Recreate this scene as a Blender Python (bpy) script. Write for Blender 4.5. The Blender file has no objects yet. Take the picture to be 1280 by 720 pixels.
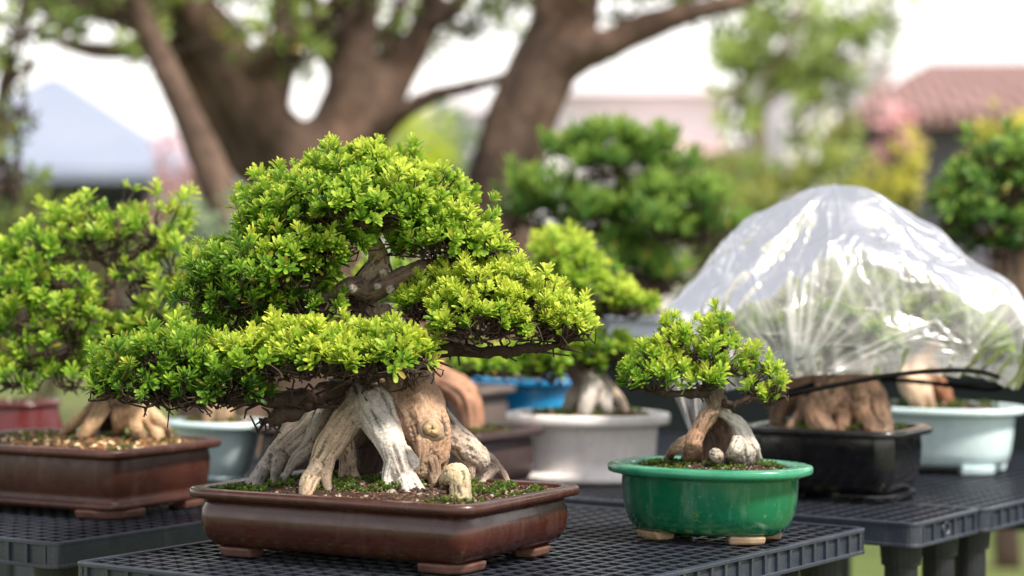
import bpy, math
import numpy as np
from mathutils import Vector, Matrix

SC = bpy.context.scene
COL = SC.collection
rng = np.random.default_rng(11)
F = 2900.0                       # focal length in pixels of a 1280 wide frame
CAM = np.array([0.0, 0.0, 1.2])
PITCH = math.atan(60.0 / F)
FWD = np.array([0, math.cos(PITCH), -math.sin(PITCH)])
UPV = np.array([0, math.sin(PITCH), math.cos(PITCH)])
TZ = 0.75                        # table top height

def P(px, py, d):
    v = FWD + np.array([1.0, 0, 0]) * (px - 640) / F + UPV * (360 - py) / F
    return CAM + v * (d / v[1])

def PZ(px, py, z):
    v = FWD + np.array([1.0, 0, 0]) * (px - 640) / F + UPV * (360 - py) / F
    return CAM + v * ((z - CAM[2]) / v[2])

def S(px, d):
    return px * d / F

# ------------------------------------------------------------------ noise
def _h(i, j, k, seed):
    n = (i.astype(np.int64) * 374761393 + j.astype(np.int64) * 668265263 + k.astype(np.int64) * 2147483629 + seed * 1442695041) & 0xFFFFFFFF
    n = ((n ^ (n >> 13)) * 1274126177) & 0xFFFFFFFF
    n = ((n ^ (n >> 15)) * 2246822519) & 0xFFFFFFFF
    return ((n ^ (n >> 16)) & 0xFFFFFF) / float(0xFFFFFF)

def noise(p, seed=0):
    p = np.asarray(p, float)
    i = np.floor(p); f = p - i; i = i.astype(np.int64)
    u = f * f * f * (f * (f * 6 - 15) + 10)
    r = 0
    for a in (0, 1):
        wa = u[:, 0] if a else 1 - u[:, 0]
        for b in (0, 1):
            wb = u[:, 1] if b else 1 - u[:, 1]
            for c in (0, 1):
                wc = u[:, 2] if c else 1 - u[:, 2]
                r = r + wa * wb * wc * _h(i[:, 0] + a, i[:, 1] + b, i[:, 2] + c, seed)
    return r

def fbm(p, oct=3, seed=0):
    s = 0; a = 1; t = 0
    for o in range(oct):
        s = s + a * noise(p * 2 ** o, seed + o); t += a; a *= .5
    return s / t

# ------------------------------------------------------------------ objects
def link(o, parent=None):
    COL.objects.link(o)
    if parent is not None:
        o.parent = parent
        o.matrix_parent_inverse = Matrix.Identity(4)
    return o

def tag(o, label=None, cat=None, group=None, kind=None):
    if label: o['label'] = label
    if cat: o['category'] = cat
    if group: o['group'] = group
    if kind: o['kind'] = kind
    return o

def thing(name, label, cat, loc, rz=0.0, group=None):
    o = bpy.data.objects.new(name, None)
    o.empty_display_size = .05
    o.location = tuple(float(x) for x in loc); o.rotation_euler = (0, 0, rz)
    link(o); tag(o, label, cat, group)
    return o

def mesh_np(name, V, Q, mat, parent=None, col=None, smooth=True, origin=None):
    """V: n x 3 array, Q: list of faces or m x k array."""
    V = np.asarray(V, float)
    if origin is not None: V = V - np.asarray(origin)
    me = bpy.data.meshes.new(name)
    if isinstance(Q, np.ndarray):
        k = Q.shape[1]; m = len(Q)
        me.vertices.add(len(V)); me.vertices.foreach_set('co', V.astype(np.float32).ravel())
        me.loops.add(m * k); me.loops.foreach_set('vertex_index', Q.astype(np.int32).ravel())
        me.polygons.add(m)
        me.polygons.foreach_set('loop_start', np.arange(0, m * k, k, dtype=np.int32))
        me.update(calc_edges=True); me.validate()
    else:
        me.from_pydata(V.tolist(), [], [list(map(int, f)) for f in Q]); me.update()
    if smooth: me.polygons.foreach_set('use_smooth', np.ones(len(me.polygons), bool))
    if col is not None and len(col) == len(me.vertices):
        at = me.color_attributes.new('Col', 'FLOAT_COLOR', 'POINT')
        c4 = np.ones((len(col), 4), np.float32); c4[:, :3] = col
        at.data.foreach_set('color', c4.ravel())
    me.materials.append(mat)
    o = bpy.data.objects.new(name, me)
    return link(o, parent)

class MB:
    """collects shapes into one mesh"""
    def __init__(s): s.v = []; s.f = []
    def add(s, v, f):
        n = len(s.v); s.v += [tuple(map(float, x)) for x in v]; s.f += [[i + n for i in q] for q in f]
    def box(s, x0, x1, y0, y1, z0, z1):
        v = [(x, y, z) for z in (z0, z1) for y in (y0, y1) for x in (x0, x1)]
        s.add(v, [(0, 2, 3, 1), (4, 5, 7, 6), (0, 1, 5, 4), (2, 6, 7, 3), (0, 4, 6, 2), (1, 3, 7, 5)])
    def cyl(s, p0, p1, r0, r1=None, n=16, cap=True):
        r1 = r0 if r1 is None else r1
        p0 = np.array(p0, float); p1 = np.array(p1, float)
        t = p1 - p0; t = t / np.linalg.norm(t)
        a = np.cross(t, [0, 0, 1.0]) if abs(t[2]) < .9 else np.cross(t, [1.0, 0, 0])
        a /= np.linalg.norm(a); b = np.cross(t, a)
        v = []
        for p, r in ((p0, r0), (p1, r1)):
            for k in range(n):
                an = 2 * math.pi * k / n
                v.append(p + r * (math.cos(an) * a + math.sin(an) * b))
        f = [(k, (k + 1) % n, n + (k + 1) % n, n + k) for k in range(n)]
        if cap: f += [tuple(range(n))[::-1], tuple(range(n, 2 * n))]
        s.add(v, f)
    def build(s, name, mat, parent=None, smooth=False, bevel=0):
        o = mesh_np(name, np.array(s.v), s.f, mat, parent, smooth=smooth)
        if bevel:
            m = o.modifiers.new('b', 'BEVEL'); m.width = bevel; m.segments = 2; m.limit_method = 'ANGLE'
        return o

def catmull(pts, n=6):
    P_ = np.asarray(pts, float)
    if len(P_) < 3:
        t = np.linspace(0, 1, n * 2)[:, None]; return P_[0] * (1 - t) + P_[-1] * t
    Q = np.vstack([2 * P_[0] - P_[1], P_, 2 * P_[-1] - P_[-2]])
    out = []
    for i in range(1, len(Q) - 2):
        p0, p1, p2, p3 = Q[i - 1], Q[i], Q[i + 1], Q[i + 2]
        for t in np.linspace(0, 1, n, endpoint=False):
            out.append(.5 * ((2 * p1) + (-p0 + p2) * t + (2 * p0 - 5 * p1 + 4 * p2 - p3) * t * t + (-p0 + 3 * p1 - 3 * p2 + p3) * t ** 3))
    out.append(Q[-2]); return np.array(out)

def tube_geo(path, rad, n=10, cap=True):
    path = np.asarray(path, float); m = len(path)
    T = np.gradient(path, axis=0); T /= np.linalg.norm(T, axis=1)[:, None] + 1e-12
    a = np.cross(T[0], [0.31, .17, .93]); a /= np.linalg.norm(a)
    V = []; ang = np.arange(n) * 2 * math.pi / n
    for i in range(m):
        a = a - T[i] * np.dot(a, T[i]); a /= np.linalg.norm(a) + 1e-12
        b = np.cross(T[i], a)
        V.append(path[i] + rad[i] * (np.cos(ang)[:, None] * a + np.sin(ang)[:, None] * b))
    V = np.vstack(V); Fq = []
    for i in range(m - 1):
        for k in range(n):
            k2 = (k + 1) % n
            Fq.append((i * n + k, i * n + k2, (i + 1) * n + k2, (i + 1) * n + k))
    if cap:
        c0 = len(V); V = np.vstack([V, path[0] - T[0] * rad[0] * .6, path[-1] + T[-1] * rad[-1] * .6])
        for k in range(n):
            k2 = (k + 1) % n
            Fq.append((c0, k2, k)); Fq.append((c0 + 1, (m - 1) * n + k, (m - 1) * n + k2))
    return V, Fq

# ------------------------------------------------------------------ materials
def mat_new(name):
    m = bpy.data.materials.new(name); m.use_nodes = True
    nt = m.node_tree; nt.nodes.clear()
    out = nt.nodes.new('ShaderNodeOutputMaterial')
    return m, nt, out

def nd(nt, t, **kw):
    n = nt.nodes.new(t)
    for k, v in kw.items():
        if k in n.inputs.keys(): n.inputs[k].default_value = v
        else: setattr(n, k, v)
    return n

def ramp(nt, stops):
    r = nt.nodes.new('ShaderNodeValToRGB'); e = r.color_ramp.elements
    while len(e) < len(stops): e.new(.5)
    for el, (p, c) in zip(e, stops):
        el.position = p; el.color = (*c, 1) if len(c) == 3 else c
    return r

def mat_noise(name, c1, c2, scale=20, rough=.6, bump=.0, bscale=60, spec=.4, coat=0, rough2=None, detail=6, stretch=(1, 1, 1), bdist=.01, metallic=0, crust=None, crust_amt=.4):
    """principled with a noise driven colour, roughness and bump"""
    m, nt, out = mat_new(name); L = nt.links.new
    tc = nd(nt, 'ShaderNodeTexCoord'); mp = nd(nt, 'ShaderNodeMapping'); mp.inputs['Scale'].default_value = stretch
    L(tc.outputs['Object'], mp.inputs['Vector'])
    n = nd(nt, 'ShaderNodeTexNoise', Scale=scale, Detail=detail, Roughness=.6); L(mp.outputs[0], n.inputs['Vector'])
    r = ramp(nt, [(.3, c1), (.7, c2)]); L(n.outputs['Fac'], r.inputs[0])
    p = nd(nt, 'ShaderNodeBsdfPrincipled', Roughness=rough, Metallic=metallic)
    p.inputs['Specular IOR Level'].default_value = spec
    p.inputs['Coat Weight'].default_value = coat; p.inputs['Coat Roughness'].default_value = .08
    csrc = r.outputs[0]
    if crust:
        mp2 = nd(nt, 'ShaderNodeMapping'); mp2.inputs['Scale'].default_value = (1, 1, .22); L(tc.outputs['Object'], mp2.inputs['Vector'])
        n4 = nd(nt, 'ShaderNodeTexNoise', Scale=38.0, Detail=8.0, Roughness=.7); L(mp2.outputs[0], n4.inputs['Vector'])
        r4 = ramp(nt, [(.52, (0, 0, 0)), (.72, (crust_amt,) * 3)]); L(n4.outputs['Fac'], r4.inputs[0])
        mxc = nd(nt, 'ShaderNodeMix', data_type='RGBA'); mxc.inputs[7].default_value = (*crust, 1); L(r4.outputs[0], mxc.inputs[0]); L(csrc, mxc.inputs[6]); csrc = mxc.outputs[2]
        n5 = nd(nt, 'ShaderNodeTexNoise', Scale=160.0, Detail=3.0); L(tc.outputs['Object'], n5.inputs['Vector'])
        r5 = ramp(nt, [(.66, (0, 0, 0)), (.74, (crust_amt,) * 3)]); L(n5.outputs['Fac'], r5.inputs[0])
        mxd = nd(nt, 'ShaderNodeMix', data_type='RGBA'); mxd.inputs[7].default_value = (*crust, 1); L(r5.outputs[0], mxd.inputs[0]); L(csrc, mxd.inputs[6]); csrc = mxd.outputs[2]
    L(csrc, p.inputs['Base Color'])
    n2 = nd(nt, 'ShaderNodeTexNoise', Scale=bscale, Detail=5.0); L(mp.outputs[0], n2.inputs['Vector'])
    if rough2 is not None:
        mr = nd(nt, 'ShaderNodeMapRange'); mr.inputs['To Min'].default_value = rough; mr.inputs['To Max'].default_value = rough2
        mr.inputs['From Min'].default_value = .35; mr.inputs['From Max'].default_value = .65
        L(n2.outputs['Fac'], mr.inputs['Value']); L(mr.outputs[0], p.inputs['Roughness'])
    if bump:
        b = nd(nt, 'ShaderNodeBump', Strength=bump, Distance=bdist); L(n2.outputs['Fac'], b.inputs['Height']); L(b.outputs[0], p.inputs['Normal'])
    L(p.outputs[0], out.inputs[0]); return m

def mat_vcol(name, rough=.75, spec=.3, bump=.3, bscale=350, bdist=.002, tint=(1, 1, 1), cracks=0):
    m, nt, out = mat_new(name); L = nt.links.new
    a = nd(nt, 'ShaderNodeAttribute', attribute_name='Col')
    tc = nd(nt, 'ShaderNodeTexCoord')
    n = nd(nt, 'ShaderNodeTexNoise', Scale=bscale, Detail=4.0); L(tc.outputs['Object'], n.inputs['Vector'])
    r = ramp(nt, [(.25, (.62, .6, .58)), (.7, (1.15, 1.15, 1.15))]); L(n.outputs['Fac'], r.inputs[0])
    mx = nd(nt, 'ShaderNodeMix', data_type='RGBA', blend_type='MULTIPLY'); mx.inputs[0].default_value = .8
    L(a.outputs['Color'], mx.inputs[6]); L(r.outputs[0], mx.inputs[7])
    p = nd(nt, 'ShaderNodeBsdfPrincipled', Roughness=rough); p.inputs['Specular IOR Level'].default_value = spec
    hsrc = n.outputs['Fac']; csrc = mx.outputs[2]
    if cracks:
        nw = nd(nt, 'ShaderNodeTexNoise', Scale=bscale * .22, Detail=3.0); L(tc.outputs['Object'], nw.inputs['Vector'])
        vm = nd(nt, 'ShaderNodeVectorMath', operation='MULTIPLY_ADD'); vm.inputs[1].default_value = (.035, .035, .035); L(nw.outputs['Color'], vm.inputs[0])
        ms = nd(nt, 'ShaderNodeMapping'); ms.inputs['Scale'].default_value = (1, 1, .45); L(tc.outputs['Object'], ms.inputs['Vector']); L(ms.outputs[0], vm.inputs[2])
        vo = nd(nt, 'ShaderNodeTexVoronoi', Scale=bscale * .30, feature='DISTANCE_TO_EDGE'); L(vm.outputs[0], vo.inputs['Vector'])
        rc_ = ramp(nt, [(.0, (.30, .25, .2)), (.045, (1, 1, 1))]); L(vo.outputs['Distance'], rc_.inputs[0])
        np_ = nd(nt, 'ShaderNodeTexNoise', Scale=bscale * .08, Detail=2.0); L(tc.outputs['Object'], np_.inputs['Vector'])
        rp_ = ramp(nt, [(.42, (0, 0, 0)), (.58, (cracks,) * 3)]); L(np_.outputs['Fac'], rp_.inputs[0])
        mk = nd(nt, 'ShaderNodeMix', data_type='RGBA', blend_type='MULTIPLY'); L(rp_.outputs[0], mk.inputs[0]); L(csrc, mk.inputs[6]); L(rc_.outputs[0], mk.inputs[7]); csrc = mk.outputs[2]
    L(csrc, p.inputs['Base Color'])
    b = nd(nt, 'ShaderNodeBump', Strength=bump, Distance=bdist); L(hsrc, b.inputs['Height']); L(b.outputs[0], p.inputs['Normal'])
    L(p.outputs[0], out.inputs[0]); return m

def mat_leaf(name, trans=.48, rough=.42, spec=.35):
    m, nt, out = mat_new(name); L = nt.links.new
    a = nd(nt, 'ShaderNodeAttribute', attribute_name='Col')
    p = nd(nt, 'ShaderNodeBsdfPrincipled', Roughness=rough); p.inputs['Specular IOR Level'].default_value = spec
    L(a.outputs['Color'], p.inputs['Base Color'])
    g = nd(nt, 'ShaderNodeGamma', Gamma=.85); L(a.outputs['Color'], g.inputs[0])
    t = nd(nt, 'ShaderNodeBsdfTranslucent'); L(g.outputs[0], t.inputs['Color'])
    mx = nd(nt, 'ShaderNodeMixShader'); mx.inputs[0].default_value = trans
    L(p.outputs[0], mx.inputs[1]); L(t.outputs[0], mx.inputs[2]); L(mx.outputs[0], out.inputs[0]); return m

M_leaf = mat_leaf('leaf')
M_leaf_far = mat_leaf('leaf_far', trans=.45)
M_wood = mat_vcol('bonsai_wood', rough=.7, spec=.3, bump=.4, cracks=.75)
M_bark_far = mat_vcol('garden_bark', rough=.85, bump=.5, bscale=18, bdist=.03)
M_twig = mat_noise('twig_bark', (.022, .013, .009), (.075, .047, .034), scale=120, rough=.8, bump=.5, bscale=300, bdist=.002)
M_gravel = mat_vcol('gravel', rough=.8, bump=.3, bscale=400)
M_soil = mat_noise('soil', (.018, .011, .008), (.085, .05, .032), scale=90, rough=.95, bump=1, bscale=180, bdist=.006, spec=.1)
M_glaze_brown = mat_noise('brown_glaze', (.034, .0095, .0065), (.062, .018, .012), scale=6, rough=.2, rough2=.4, bump=.1, bscale=28, bdist=.004, spec=.45, coat=.25, stretch=(1, 1, 2.5), crust=(.17, .10, .085), crust_amt=.25)
M_glaze_brown2 = mat_noise('matt_brown_clay', (.032, .0095, .006), (.060, .018, .011), scale=9, rough=.32, rough2=.5, bump=.1, bscale=60, bdist=.003, spec=.45, crust=(.19, .12, .09), crust_amt=.3)
M_foot_brown = mat_noise('bare_clay_foot', (.075, .032, .024), (.15, .075, .055), scale=30, rough=.55, bump=.2, bscale=150, bdist=.002)
M_glaze_green = mat_noise('green_glaze', (.002, .085, .036), (.006, .15, .066), scale=7, rough=.14, rough2=.28, bump=.1, bscale=22, bdist=.004, spec=.5, coat=.7, stretch=(1, 1, .6), crust=(.20, .34, .24), crust_amt=.4)
M_rim_green = mat_noise('worn_green_rim', (.012, .17, .085), (.05, .27, .16), scale=24, rough=.2, rough2=.35, spec=.5, coat=.3)
M_foot_cream = mat_noise('cream_clay_foot', (.30, .18, .09), (.56, .43, .29), scale=28, rough=.6)
M_black = mat_noise('black_glaze', (.004, .004, .005), (.010, .010, .012), scale=9, rough=.14, rough2=.3, spec=.5, coat=.3, crust=(.03, .03, .03), crust_amt=.2)
M_paleblue = mat_noise('pale_blue_glaze', (.52, .68, .72), (.62, .77, .80), scale=7, rough=.2, rough2=.35, spec=.5, coat=.2, crust=(.40, .46, .44), crust_amt=.4)
M_whitepink = mat_noise('pale_pink_glaze', (.82, .76, .75), (.90, .85, .83), scale=8, rough=.25, rough2=.4, spec=.5, coat=.2, crust=(.50, .42, .38), crust_amt=.45)
M_darkbrown = mat_noise('dark_brown_clay', (.03, .019, .02), (.06, .038, .038), scale=12, rough=.35, rough2=.5, spec=.4)
M_red = mat_noise('dark_red_glaze', (.06, .008, .009), (.11, .014, .016), scale=8, rough=.2, rough2=.35, spec=.5)
M_blue = mat_noise('blue_glaze', (.005, .15, .34), (.01, .22, .46), scale=8, rough=.25, spec=.5)
M_grey = mat_noise('grey_clay', (.09, .07, .062), (.16, .125, .11), scale=14, rough=.6)
M_palegrey = mat_noise('pale_grey_glaze', (.4, .45, .5), (.5, .55, .6), scale=8, rough=.4)
M_plastic = mat_noise('black_plastic', (.020, .025, .040), (.036, .043, .065), scale=30, rough=.26, rough2=.42, bump=.06, bscale=400, bdist=.001, spec=.55, crust=(.13, .125, .12), crust_amt=.3)
M_cord = mat_noise('black_cord', (.003, .003, .003), (.008, .008, .008), scale=90, spec=.1, rough=.9, bump=.6, bscale=300, bdist=.003)
M_mark = mat_noise('seal_mark', (.05, .16, .04), (.1, .2, .05), scale=90, rough=.3)

# ------------------------------------------------------------------ wood
def wood(name, tubes, mat, parent, voxel, origin, smooth_it=5, ridge=.16, rf=3.2, low=.35, lump=.1, lf=45, crack=.55, cf=2.0, speck=0.0, seed=0):
    """tubes: (list of (x,y,z,r), rgb). A voxel remesh welds them, then bark ridges run along each limb."""
    Vs = []; Fs = []; n0 = 0; samp = []; rad = []; tid = []; tan = []; arc = []; cols = []
    for ti, (pts, c) in enumerate(tubes):
        pr = catmull(np.array(pts, float), 7); pa = pr[:, :3]; ra = np.maximum(pr[:, 3], 1e-4)
        w = (fbm(pa / (ra.mean() * 3) + ti * 7.3, 2, seed) - .5)
        ra = ra * (1 + .25 * w)
        v, f = tube_geo(pa, ra, 14); Vs.append(v); Fs += [[i + n0 for i in q] for q in f]; n0 += len(v)
        samp.append(pa); rad.append(ra); tid.append(np.full(len(pa), ti))
        T = np.gradient(pa, axis=0); T /= np.linalg.norm(T, axis=1)[:, None] + 1e-12; tan.append(T)
        arc.append(np.concatenate([[0], np.cumsum(np.linalg.norm(np.diff(pa, axis=0), axis=1))])); cols.append(c)
    me = bpy.data.meshes.new('tmp'); me.from_pydata(np.vstack(Vs).tolist(), [], Fs); me.update()
    ob = bpy.data.objects.new('tmp', me); COL.objects.link(ob)
    m = ob.modifiers.new('r', 'REMESH'); m.mode = 'VOXEL'; m.voxel_size = voxel
    s = ob.modifiers.new('s', 'SMOOTH'); s.factor = .5; s.iterations = smooth_it
    dg = bpy.context.evaluated_depsgraph_get(); dg.update()
    m2 = bpy.data.meshes.new_from_object(ob.evaluated_get(dg))
    bpy.data.objects.remove(ob); bpy.data.meshes.remove(me)
    nv = len(m2.vertices); V = np.empty(nv * 3, np.float32); m2.vertices.foreach_get('co', V); V = V.reshape(-1, 3).astype(float)
    samp_ = np.vstack(samp); rad_ = np.concatenate(rad); tan_ = np.vstack(tan); arc_ = np.concatenate(arc); tid_ = np.concatenate(tid)
    near = np.empty(nv, int); wcol = np.zeros((nv, 3)); cols = np.array(cols)
    for a in range(0, nv, 8000):
        d = np.linalg.norm(V[a:a + 8000, None] - samp_[None], axis=2) / rad_[None]
        near[a:a + 8000] = d.argmin(1)
        ww = np.zeros((len(d), len(tubes)))
        for ti in range(len(tubes)): ww[:, ti] = np.exp(-5 * (d[:, tid_ == ti].min(1)))
        ww /= ww.sum(1)[:, None]; wcol[a:a + 8000] = ww @ cols
    r = rad_[near]; T = tan_[near]; dv = V - samp_[near]
    q = dv / r[:, None]; q = q - T * (q * T).sum(1)[:, None]
    dirn = dv / (np.linalg.norm(dv, axis=1)[:, None] + 1e-9)
    c = q * rf + T * (arc_[near] / np.maximum(r, .3 * r.mean()) * low)[:, None] + tid_[near][:, None] * 3.7
    rd = 1 - np.abs(2 * fbm(c, 3, seed + 5) - 1)
    lm = .6 * (fbm(V * lf, 3, seed + 9) - .5) + .9 * (fbm(V * lf * .45, 2, seed + 19) - .5)
    fine = fbm(c * 3.5, 2, seed + 3) - .5
    disp = r * (ridge * (rd - .72) * 1.6 + lump * lm * 2 + .07 * fine)
    V2 = V + dirn * disp[:, None]
    sh = 1 + .6 * (fbm(c * cf, 3, seed + 21) - .5) + 1.3 * (fbm(V * lf * .5, 3, seed + 31) - .5)
    crackf = np.clip((rd - .86) / .12, 0, 1)
    C = wcol * sh[:, None] * (1 - crack * (1 - np.clip((rd - .45) / .25, 0, 1)))[:, None]
    warm = np.clip((fbm(V * lf * .8 + 4, 3, seed + 41) - .5) * 3, 0, 1)[:, None]
    C = C * (1 - .35 * warm) + C * np.array([1.05, .74, .5]) * .35 * warm
    if speck:
        sp = np.clip((noise(V * 420, seed + 51) - .80) / .08, 0, 1) * speck
        C = C * (1 - .8 * sp)[:, None]
    m2.vertices.foreach_set('co', (V2 - np.asarray(origin)).astype(np.float32).ravel())
    m2.name = name; m2.update()
    for k in list(m2.color_attributes): m2.color_attributes.remove(k)
    at = m2.color_attributes.new('Col', 'FLOAT_COLOR', 'POINT'); c4 = np.ones((nv, 4), np.float32); c4[:, :3] = np.clip(C, 0.002, .9)
    at.data.foreach_set('color', c4.ravel())
    m2.polygons.foreach_set('use_smooth', np.ones(len(m2.polygons), bool))
    m2.materials.clear(); m2.materials.append(mat)
    return link(bpy.data.objects.new(name, m2), parent)

def branch(name, pts, mat, parent, origin, wob=.25, n=9, seg=9, offshoots=0, twig_r=.0018, twig_l=.03):
    """a crooked limb with knobs; pts (x,y,z,r)"""
    pr = catmull(np.array(pts, float), seg); pa = pr[:, :3].copy(); ra = pr[:, 3]
    k = fbm(pa * 60 + 3, 2, 3)[:, None]; o = np.stack([noise(pa * 45, 7), noise(pa * 45, 8), noise(pa * 45, 9)], 1) - .5
    env = np.minimum(1, np.arange(len(pa)) / 6.)[:, None]
    pa += o * ra[:, None] * wob * 4 * env
    ra = ra * (1 + .55 * (k[:, 0] - .5) + .35 * (rng.random(len(ra)) - .5))
    v, f = tube_geo(pa, ra, n); Vs = [v]; Fs = list(f); n0 = len(v)
    for _ in range(offshoots):
        i = rng.integers(3, len(pa)); d = rng.normal(size=3); d[2] = d[2] * .6 + .15; d /= np.linalg.norm(d)
        l = twig_l * rng.uniform(.4, 1.2); b = pa[i]
        pth = np.array([b, b + d * l * .45 + rng.normal(size=3) * l * .25, b + d * l + rng.normal(size=3) * l * .35])
        v, f = tube_geo(pth, np.array([twig_r * 1.6, twig_r * 1.1, twig_r * .7]), 5)
        Vs.append(v); Fs += [[q + n0 for q in ff] for ff in f]; n0 += len(v)
    return mesh_np(name, np.vstack(Vs), Fs, mat, parent, origin=origin)

# ------------------------------------------------------------------ foliage
def leaf_template(lod):
    if lod == 0:
        ts = np.array([0, .35, .78, 1.0]); ws = np.array([.16, .66, 1.0, .66]); cs = np.array([-1, 0, 1.])
    else:
        ts = np.array([0, .55, 1.0]); ws = np.array([.2, 1.0, .45]); cs = np.array([-1, 1.])
    nr, nc = len(ts), len(cs)
    t = np.repeat(ts, nc); w = np.repeat(ws, nc) * np.tile(cs, nr)
    Q = []
    for i in range(nr - 1):
        for j in range(nc - 1): Q.append((i * nc + j, i * nc + j + 1, (i + 1) * nc + j + 1, (i + 1) * nc + j))
    return t, w, np.array(Q)

G_D = np.array([.028, .095, .012]); G_M = np.array([.19, .375, .026]); G_B = np.array([.60, .68, .085])
def green(t, dark=G_D, mid=G_M, bright=G_B):
    t = np.clip(t, 0, 1)[..., None]
    return np.where(t < .5, dark + (mid - dark) * (t * 2), mid + (bright - mid) * (t * 2 - 1))

def rosettes(name, pos, axis, size, tint, nleaf, mat, parent, origin, lod=0, width=.17, spread=(.08, .80), pal=(G_D, G_M, G_B), curl=.22, tipgain=.28):
    N = len(pos); K = nleaf
    axis = axis / np.linalg.norm(axis, axis=1)[:, None]
    ref = np.where(np.abs(axis[:, 2:3]) < .9, np.array([[0, 0, 1.0]]), np.array([[1.0, 0, 0]]))
    a = np.cross(axis, ref); a /= np.linalg.norm(a, axis=1)[:, None]; b = np.cross(axis, a)
    k = np.arange(K)
    th = spread[0] + (spread[1] - spread[0]) * ((k + .5) / K) ** .8
    th = th[None] + rng.normal(0, .13, (N, K))
    ph = k[None] * 2.39996 + rng.uniform(0, 6.28, (N, 1)) + rng.normal(0, .25, (N, K))
    rad = np.cos(ph)[..., None] * a[:, None] + np.sin(ph)[..., None] * b[:, None]
    d = np.cos(th)[..., None] * axis[:, None] + np.sin(th)[..., None] * rad           # leaf direction
    nrm = -np.sin(th)[..., None] * axis[:, None] + np.cos(th)[..., None] * rad        # outward/back side
    side = np.cross(d, nrm)
    tw = rng.normal(0, .35, (N, K, 1)); side, nrm = side * np.cos(tw) + nrm * np.sin(tw), nrm * np.cos(tw) - side * np.sin(tw)
    Lf = size[:, None] * (.72 + .4 * (k / K))[None] * rng.uniform(.75, 1.2, (N, K))
    t, w, Q = leaf_template(lod)
    base = pos[:, None] + axis[:, None] * (size[:, None, None] * .75 * (1 - k / K)[None, :, None])
    V = (base[:, :, None] + d[:, :, None] * (Lf[..., None] * t)[..., None]
         + nrm[:, :, None] * (Lf[..., None] * (curl * t ** 2 - .18 * np.abs(w) * width * 2))[..., None]
         + side[:, :, None] * (Lf[..., None] * w * width)[..., None])
    nv = len(t); V = V.reshape(-1, 3)
    Qa = (Q[None] + (np.arange(N * K) * nv)[:, None, None]).reshape(-1, 4)
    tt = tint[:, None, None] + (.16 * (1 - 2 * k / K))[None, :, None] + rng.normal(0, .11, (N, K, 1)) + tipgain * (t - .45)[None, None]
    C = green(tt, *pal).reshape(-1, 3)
    odd = np.repeat(rng.random(N * K) < .018, nv)
    C[odd] = np.array([.45, .36, .05]) * .8
    return mesh_np(name, V, Qa, mat, parent, col=C, origin=origin)

def clump_points(clumps, spacing, inner=.45, up=.55, jitter=.35, floor=-.35, wobble=.5, lumpf=22):
    """clumps: (center xyz, radii xyz, tint). Returns positions, axes, tint, clump index"""
    pos = []; ax = []; tint = []; cid = []
    for ci, (c, r, tn) in enumerate(clumps):
        c = np.array(c); r = np.array(r)
        area = 4 * math.pi * ((r[0] * r[1]) ** 1.6 / 3 + (r[0] * r[2]) ** 1.6 / 3 + (r[1] * r[2]) ** 1.6 / 3) ** (1 / 1.6)
        n = max(6, int(area * .68 / spacing ** 2))
        for lay, frac in ((0, 1.0), (1, inner)):
            m = int(n * frac)
            if m < 1: continue
            d = rng.normal(size=(m * 2, 3)); d /= np.linalg.norm(d, axis=1)[:, None]
            d = d[d[:, 2] > floor][:m]; m = len(d)
            s = (rng.uniform(.78, 1.2, m) if lay == 0 else rng.uniform(.45, .85, m))
            p = c + d * r * s[:, None]
            s2 = 1 + wobble * (fbm(p * lumpf, 2, 77) - .5)
            p = c + d * r * (s * s2)[:, None]
            if lay == 0:
                sh_ = (rng.random(m) < .10)[:, None]; p = p + sh_ * (d * .5 + np.array([0, 0, .6])) * spacing * rng.uniform(.5, 1.3, (m, 1))
            nn = d / r; nn /= np.linalg.norm(nn, axis=1)[:, None]
            a = nn * .75 + np.array([0, 0, up]) + rng.normal(0, jitter, (m, 3))
            pos.append(p); ax.append(a); cid.append(np.full(m, ci))
            tint.append(tn + .46 * (fbm(p * 16, 2, 55) - .5) + .22 * d[:, 2] - (.26 if lay else .04) + rng.normal(0, .10, m))  # up-facing tufts lighter, undersides darker: light from above put into the tint
    pos = np.vstack(pos); ax = np.vstack(ax); tint = np.concatenate(tint); cid = np.concatenate(cid)
    keep = np.ones(len(pos), bool)
    for ci, (c, r, tn) in enumerate(clumps):
        dd = np.linalg.norm((pos - np.array(c)) / (np.array(r) * .62), axis=1)
        keep &= ~((dd < 1) & (cid != ci))
    return pos[keep], ax[keep], tint[keep], cid[keep]

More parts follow.
